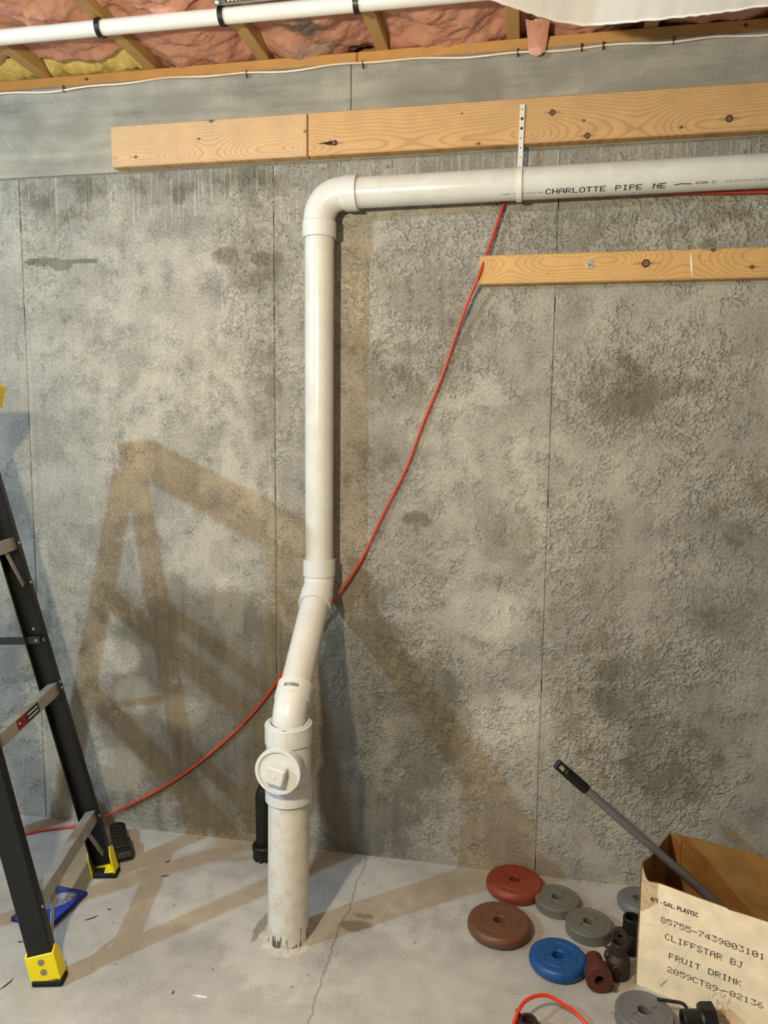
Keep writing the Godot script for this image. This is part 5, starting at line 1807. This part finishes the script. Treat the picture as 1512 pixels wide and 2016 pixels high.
	var og: Vector3 = on.call(0.028, 0.2445) - e * bb.position.x * sxx - Vector3.UP * bb.position.y * syy
	ti.transform = Transform3D(Basis(e * sxx, Vector3.UP * syy, n * 0.02), og)
	# torn top ply at the left corner and strips of clear tape
	# pole standing in the carton
	var R: Vector3 = at.call(0.0, 0.11, 0.327)
	var Bt: Vector3 = at.call(0.318, 0.27, 0.030)
	var d := (R - Bt).normalized()
	var L := 0.775
	var T: Vector3 = Bt + d * L
	t = thing("broom_pole", "grey metal pole with a black hanging grip, leaning out of the carton", "pole", Bt)
	mb = MB.new()
	mb.sweep([Bt, T - d * 0.07], [0.0117, 0.0117], 24)
	part("shaft", mb, mat("grey_enamel", Color(0.46, 0.46, 0.47), 0.3, 0.4), t)
	mb = MB.new()
	mb.sweep([T - d * 0.075, T - d * 0.075, T - d * 0.068, T - d * 0.03, T - d * 0.002, T], [0.0118, 0.0135, 0.0145, 0.0145, 0.0142, 0.0125], 28)
	var g := part("grip", mb, mat("grip_black", Color(0.02, 0.02, 0.021), 0.5), t)
	# flat end of the grip with a real hanging hole: two cheeks and an end bar
	var sv := d.cross(Vector3(0.1, 0.35, 0.95)).normalized()
	var hx := Transform3D(Basis(d, sv, d.cross(sv)), T)
	mb = MB.new()
	mb.box(Vector3(-0.002, -0.0135, -0.010), Vector3(0.030, -0.0060, 0.010), 0.003, hx)
	mb.box(Vector3(-0.002, 0.0060, -0.010), Vector3(0.030, 0.0135, 0.010), 0.003, hx)
	mb.box(Vector3(0.022, -0.0130, -0.010), Vector3(0.032, 0.0130, 0.010), 0.003, hx)
	part("hanging_eye", mb, mat("grip_black", Color.BLACK), g)

func carton_material() -> StandardMaterial3D:
	# bleached card, worn: stains, a torn top ply at the left corner, a strip of clear tape. 0.36 m square, origin lower left
	var w := 512
	var a := nbytes(noise(91, 0.012, 4), w, w)
	var b := nbytes(noise(92, 0.3, 2), w, w, w, w / 10)
	var c := nbytes(noise(93, 0.05, 4), w, w)
	var out := PackedByteArray()
	out.resize(w * w * 3)
	var k := 0
	for y in w:
		var ym := y * 0.36 / w
		for x in w:
			var xm := x * 0.36 / w
			var v := 1.0 + (b[k] / 255.0 - 0.5) * 0.05 + (a[k] / 255.0 - 0.5) * 0.10
			var col := Color(0.95, 0.88, 0.75) * v
			var cn := c[k] / 255.0 - 0.5
			# torn ply
			if ym > 0.207 and xm < 0.010 + (ym - 0.207) * 0.95 + cn * 0.006 and xm < 0.045 + cn * 0.004:
				col = Color(0.78, 0.68, 0.54) * (v + cn * 0.25)
			# tape edge
			if absf(ym - 0.1745 - xm * 0.12) < 0.0016 + cn * 0.002 and xm < 0.06: col = Color(0.90, 0.84, 0.75)
			if absf(xm - 0.065) < 0.008 and ym > 0.17 and ym < 0.24 and c[k] > 132: col = col.lerp(Color(0.86, 0.78, 0.70), 0.6)
			# scratch
			var sx := 0.062 + (ym - 0.021) * 0.55 + sin(ym * 30.0) * 0.004
			if absf(xm - sx) < (0.0013 if ym < 0.045 else 0.0005) and ym > 0.021 and ym < 0.15: col = col.darkened(0.5 if ym < 0.045 else 0.25)
			# rusty smear low down
			if xm > 0.18 and xm < 0.23 and ym < 0.07 and c[k] > 150: col = col.lerp(Color(0.55, 0.40, 0.28), 0.35)
			out[k * 3] = int(clampf(col.r, 0, 1) * 255); out[k * 3 + 1] = int(clampf(col.g, 0, 1) * 255); out[k * 3 + 2] = int(clampf(col.b, 0, 1) * 255)
			k += 1
	var m := mat("printed_card", Color.WHITE, 0.75)
	m.albedo_texture = ImageTexture.create_from_image(Image.create_from_data(w, w, false, Image.FORMAT_RGB8, out))
	return m
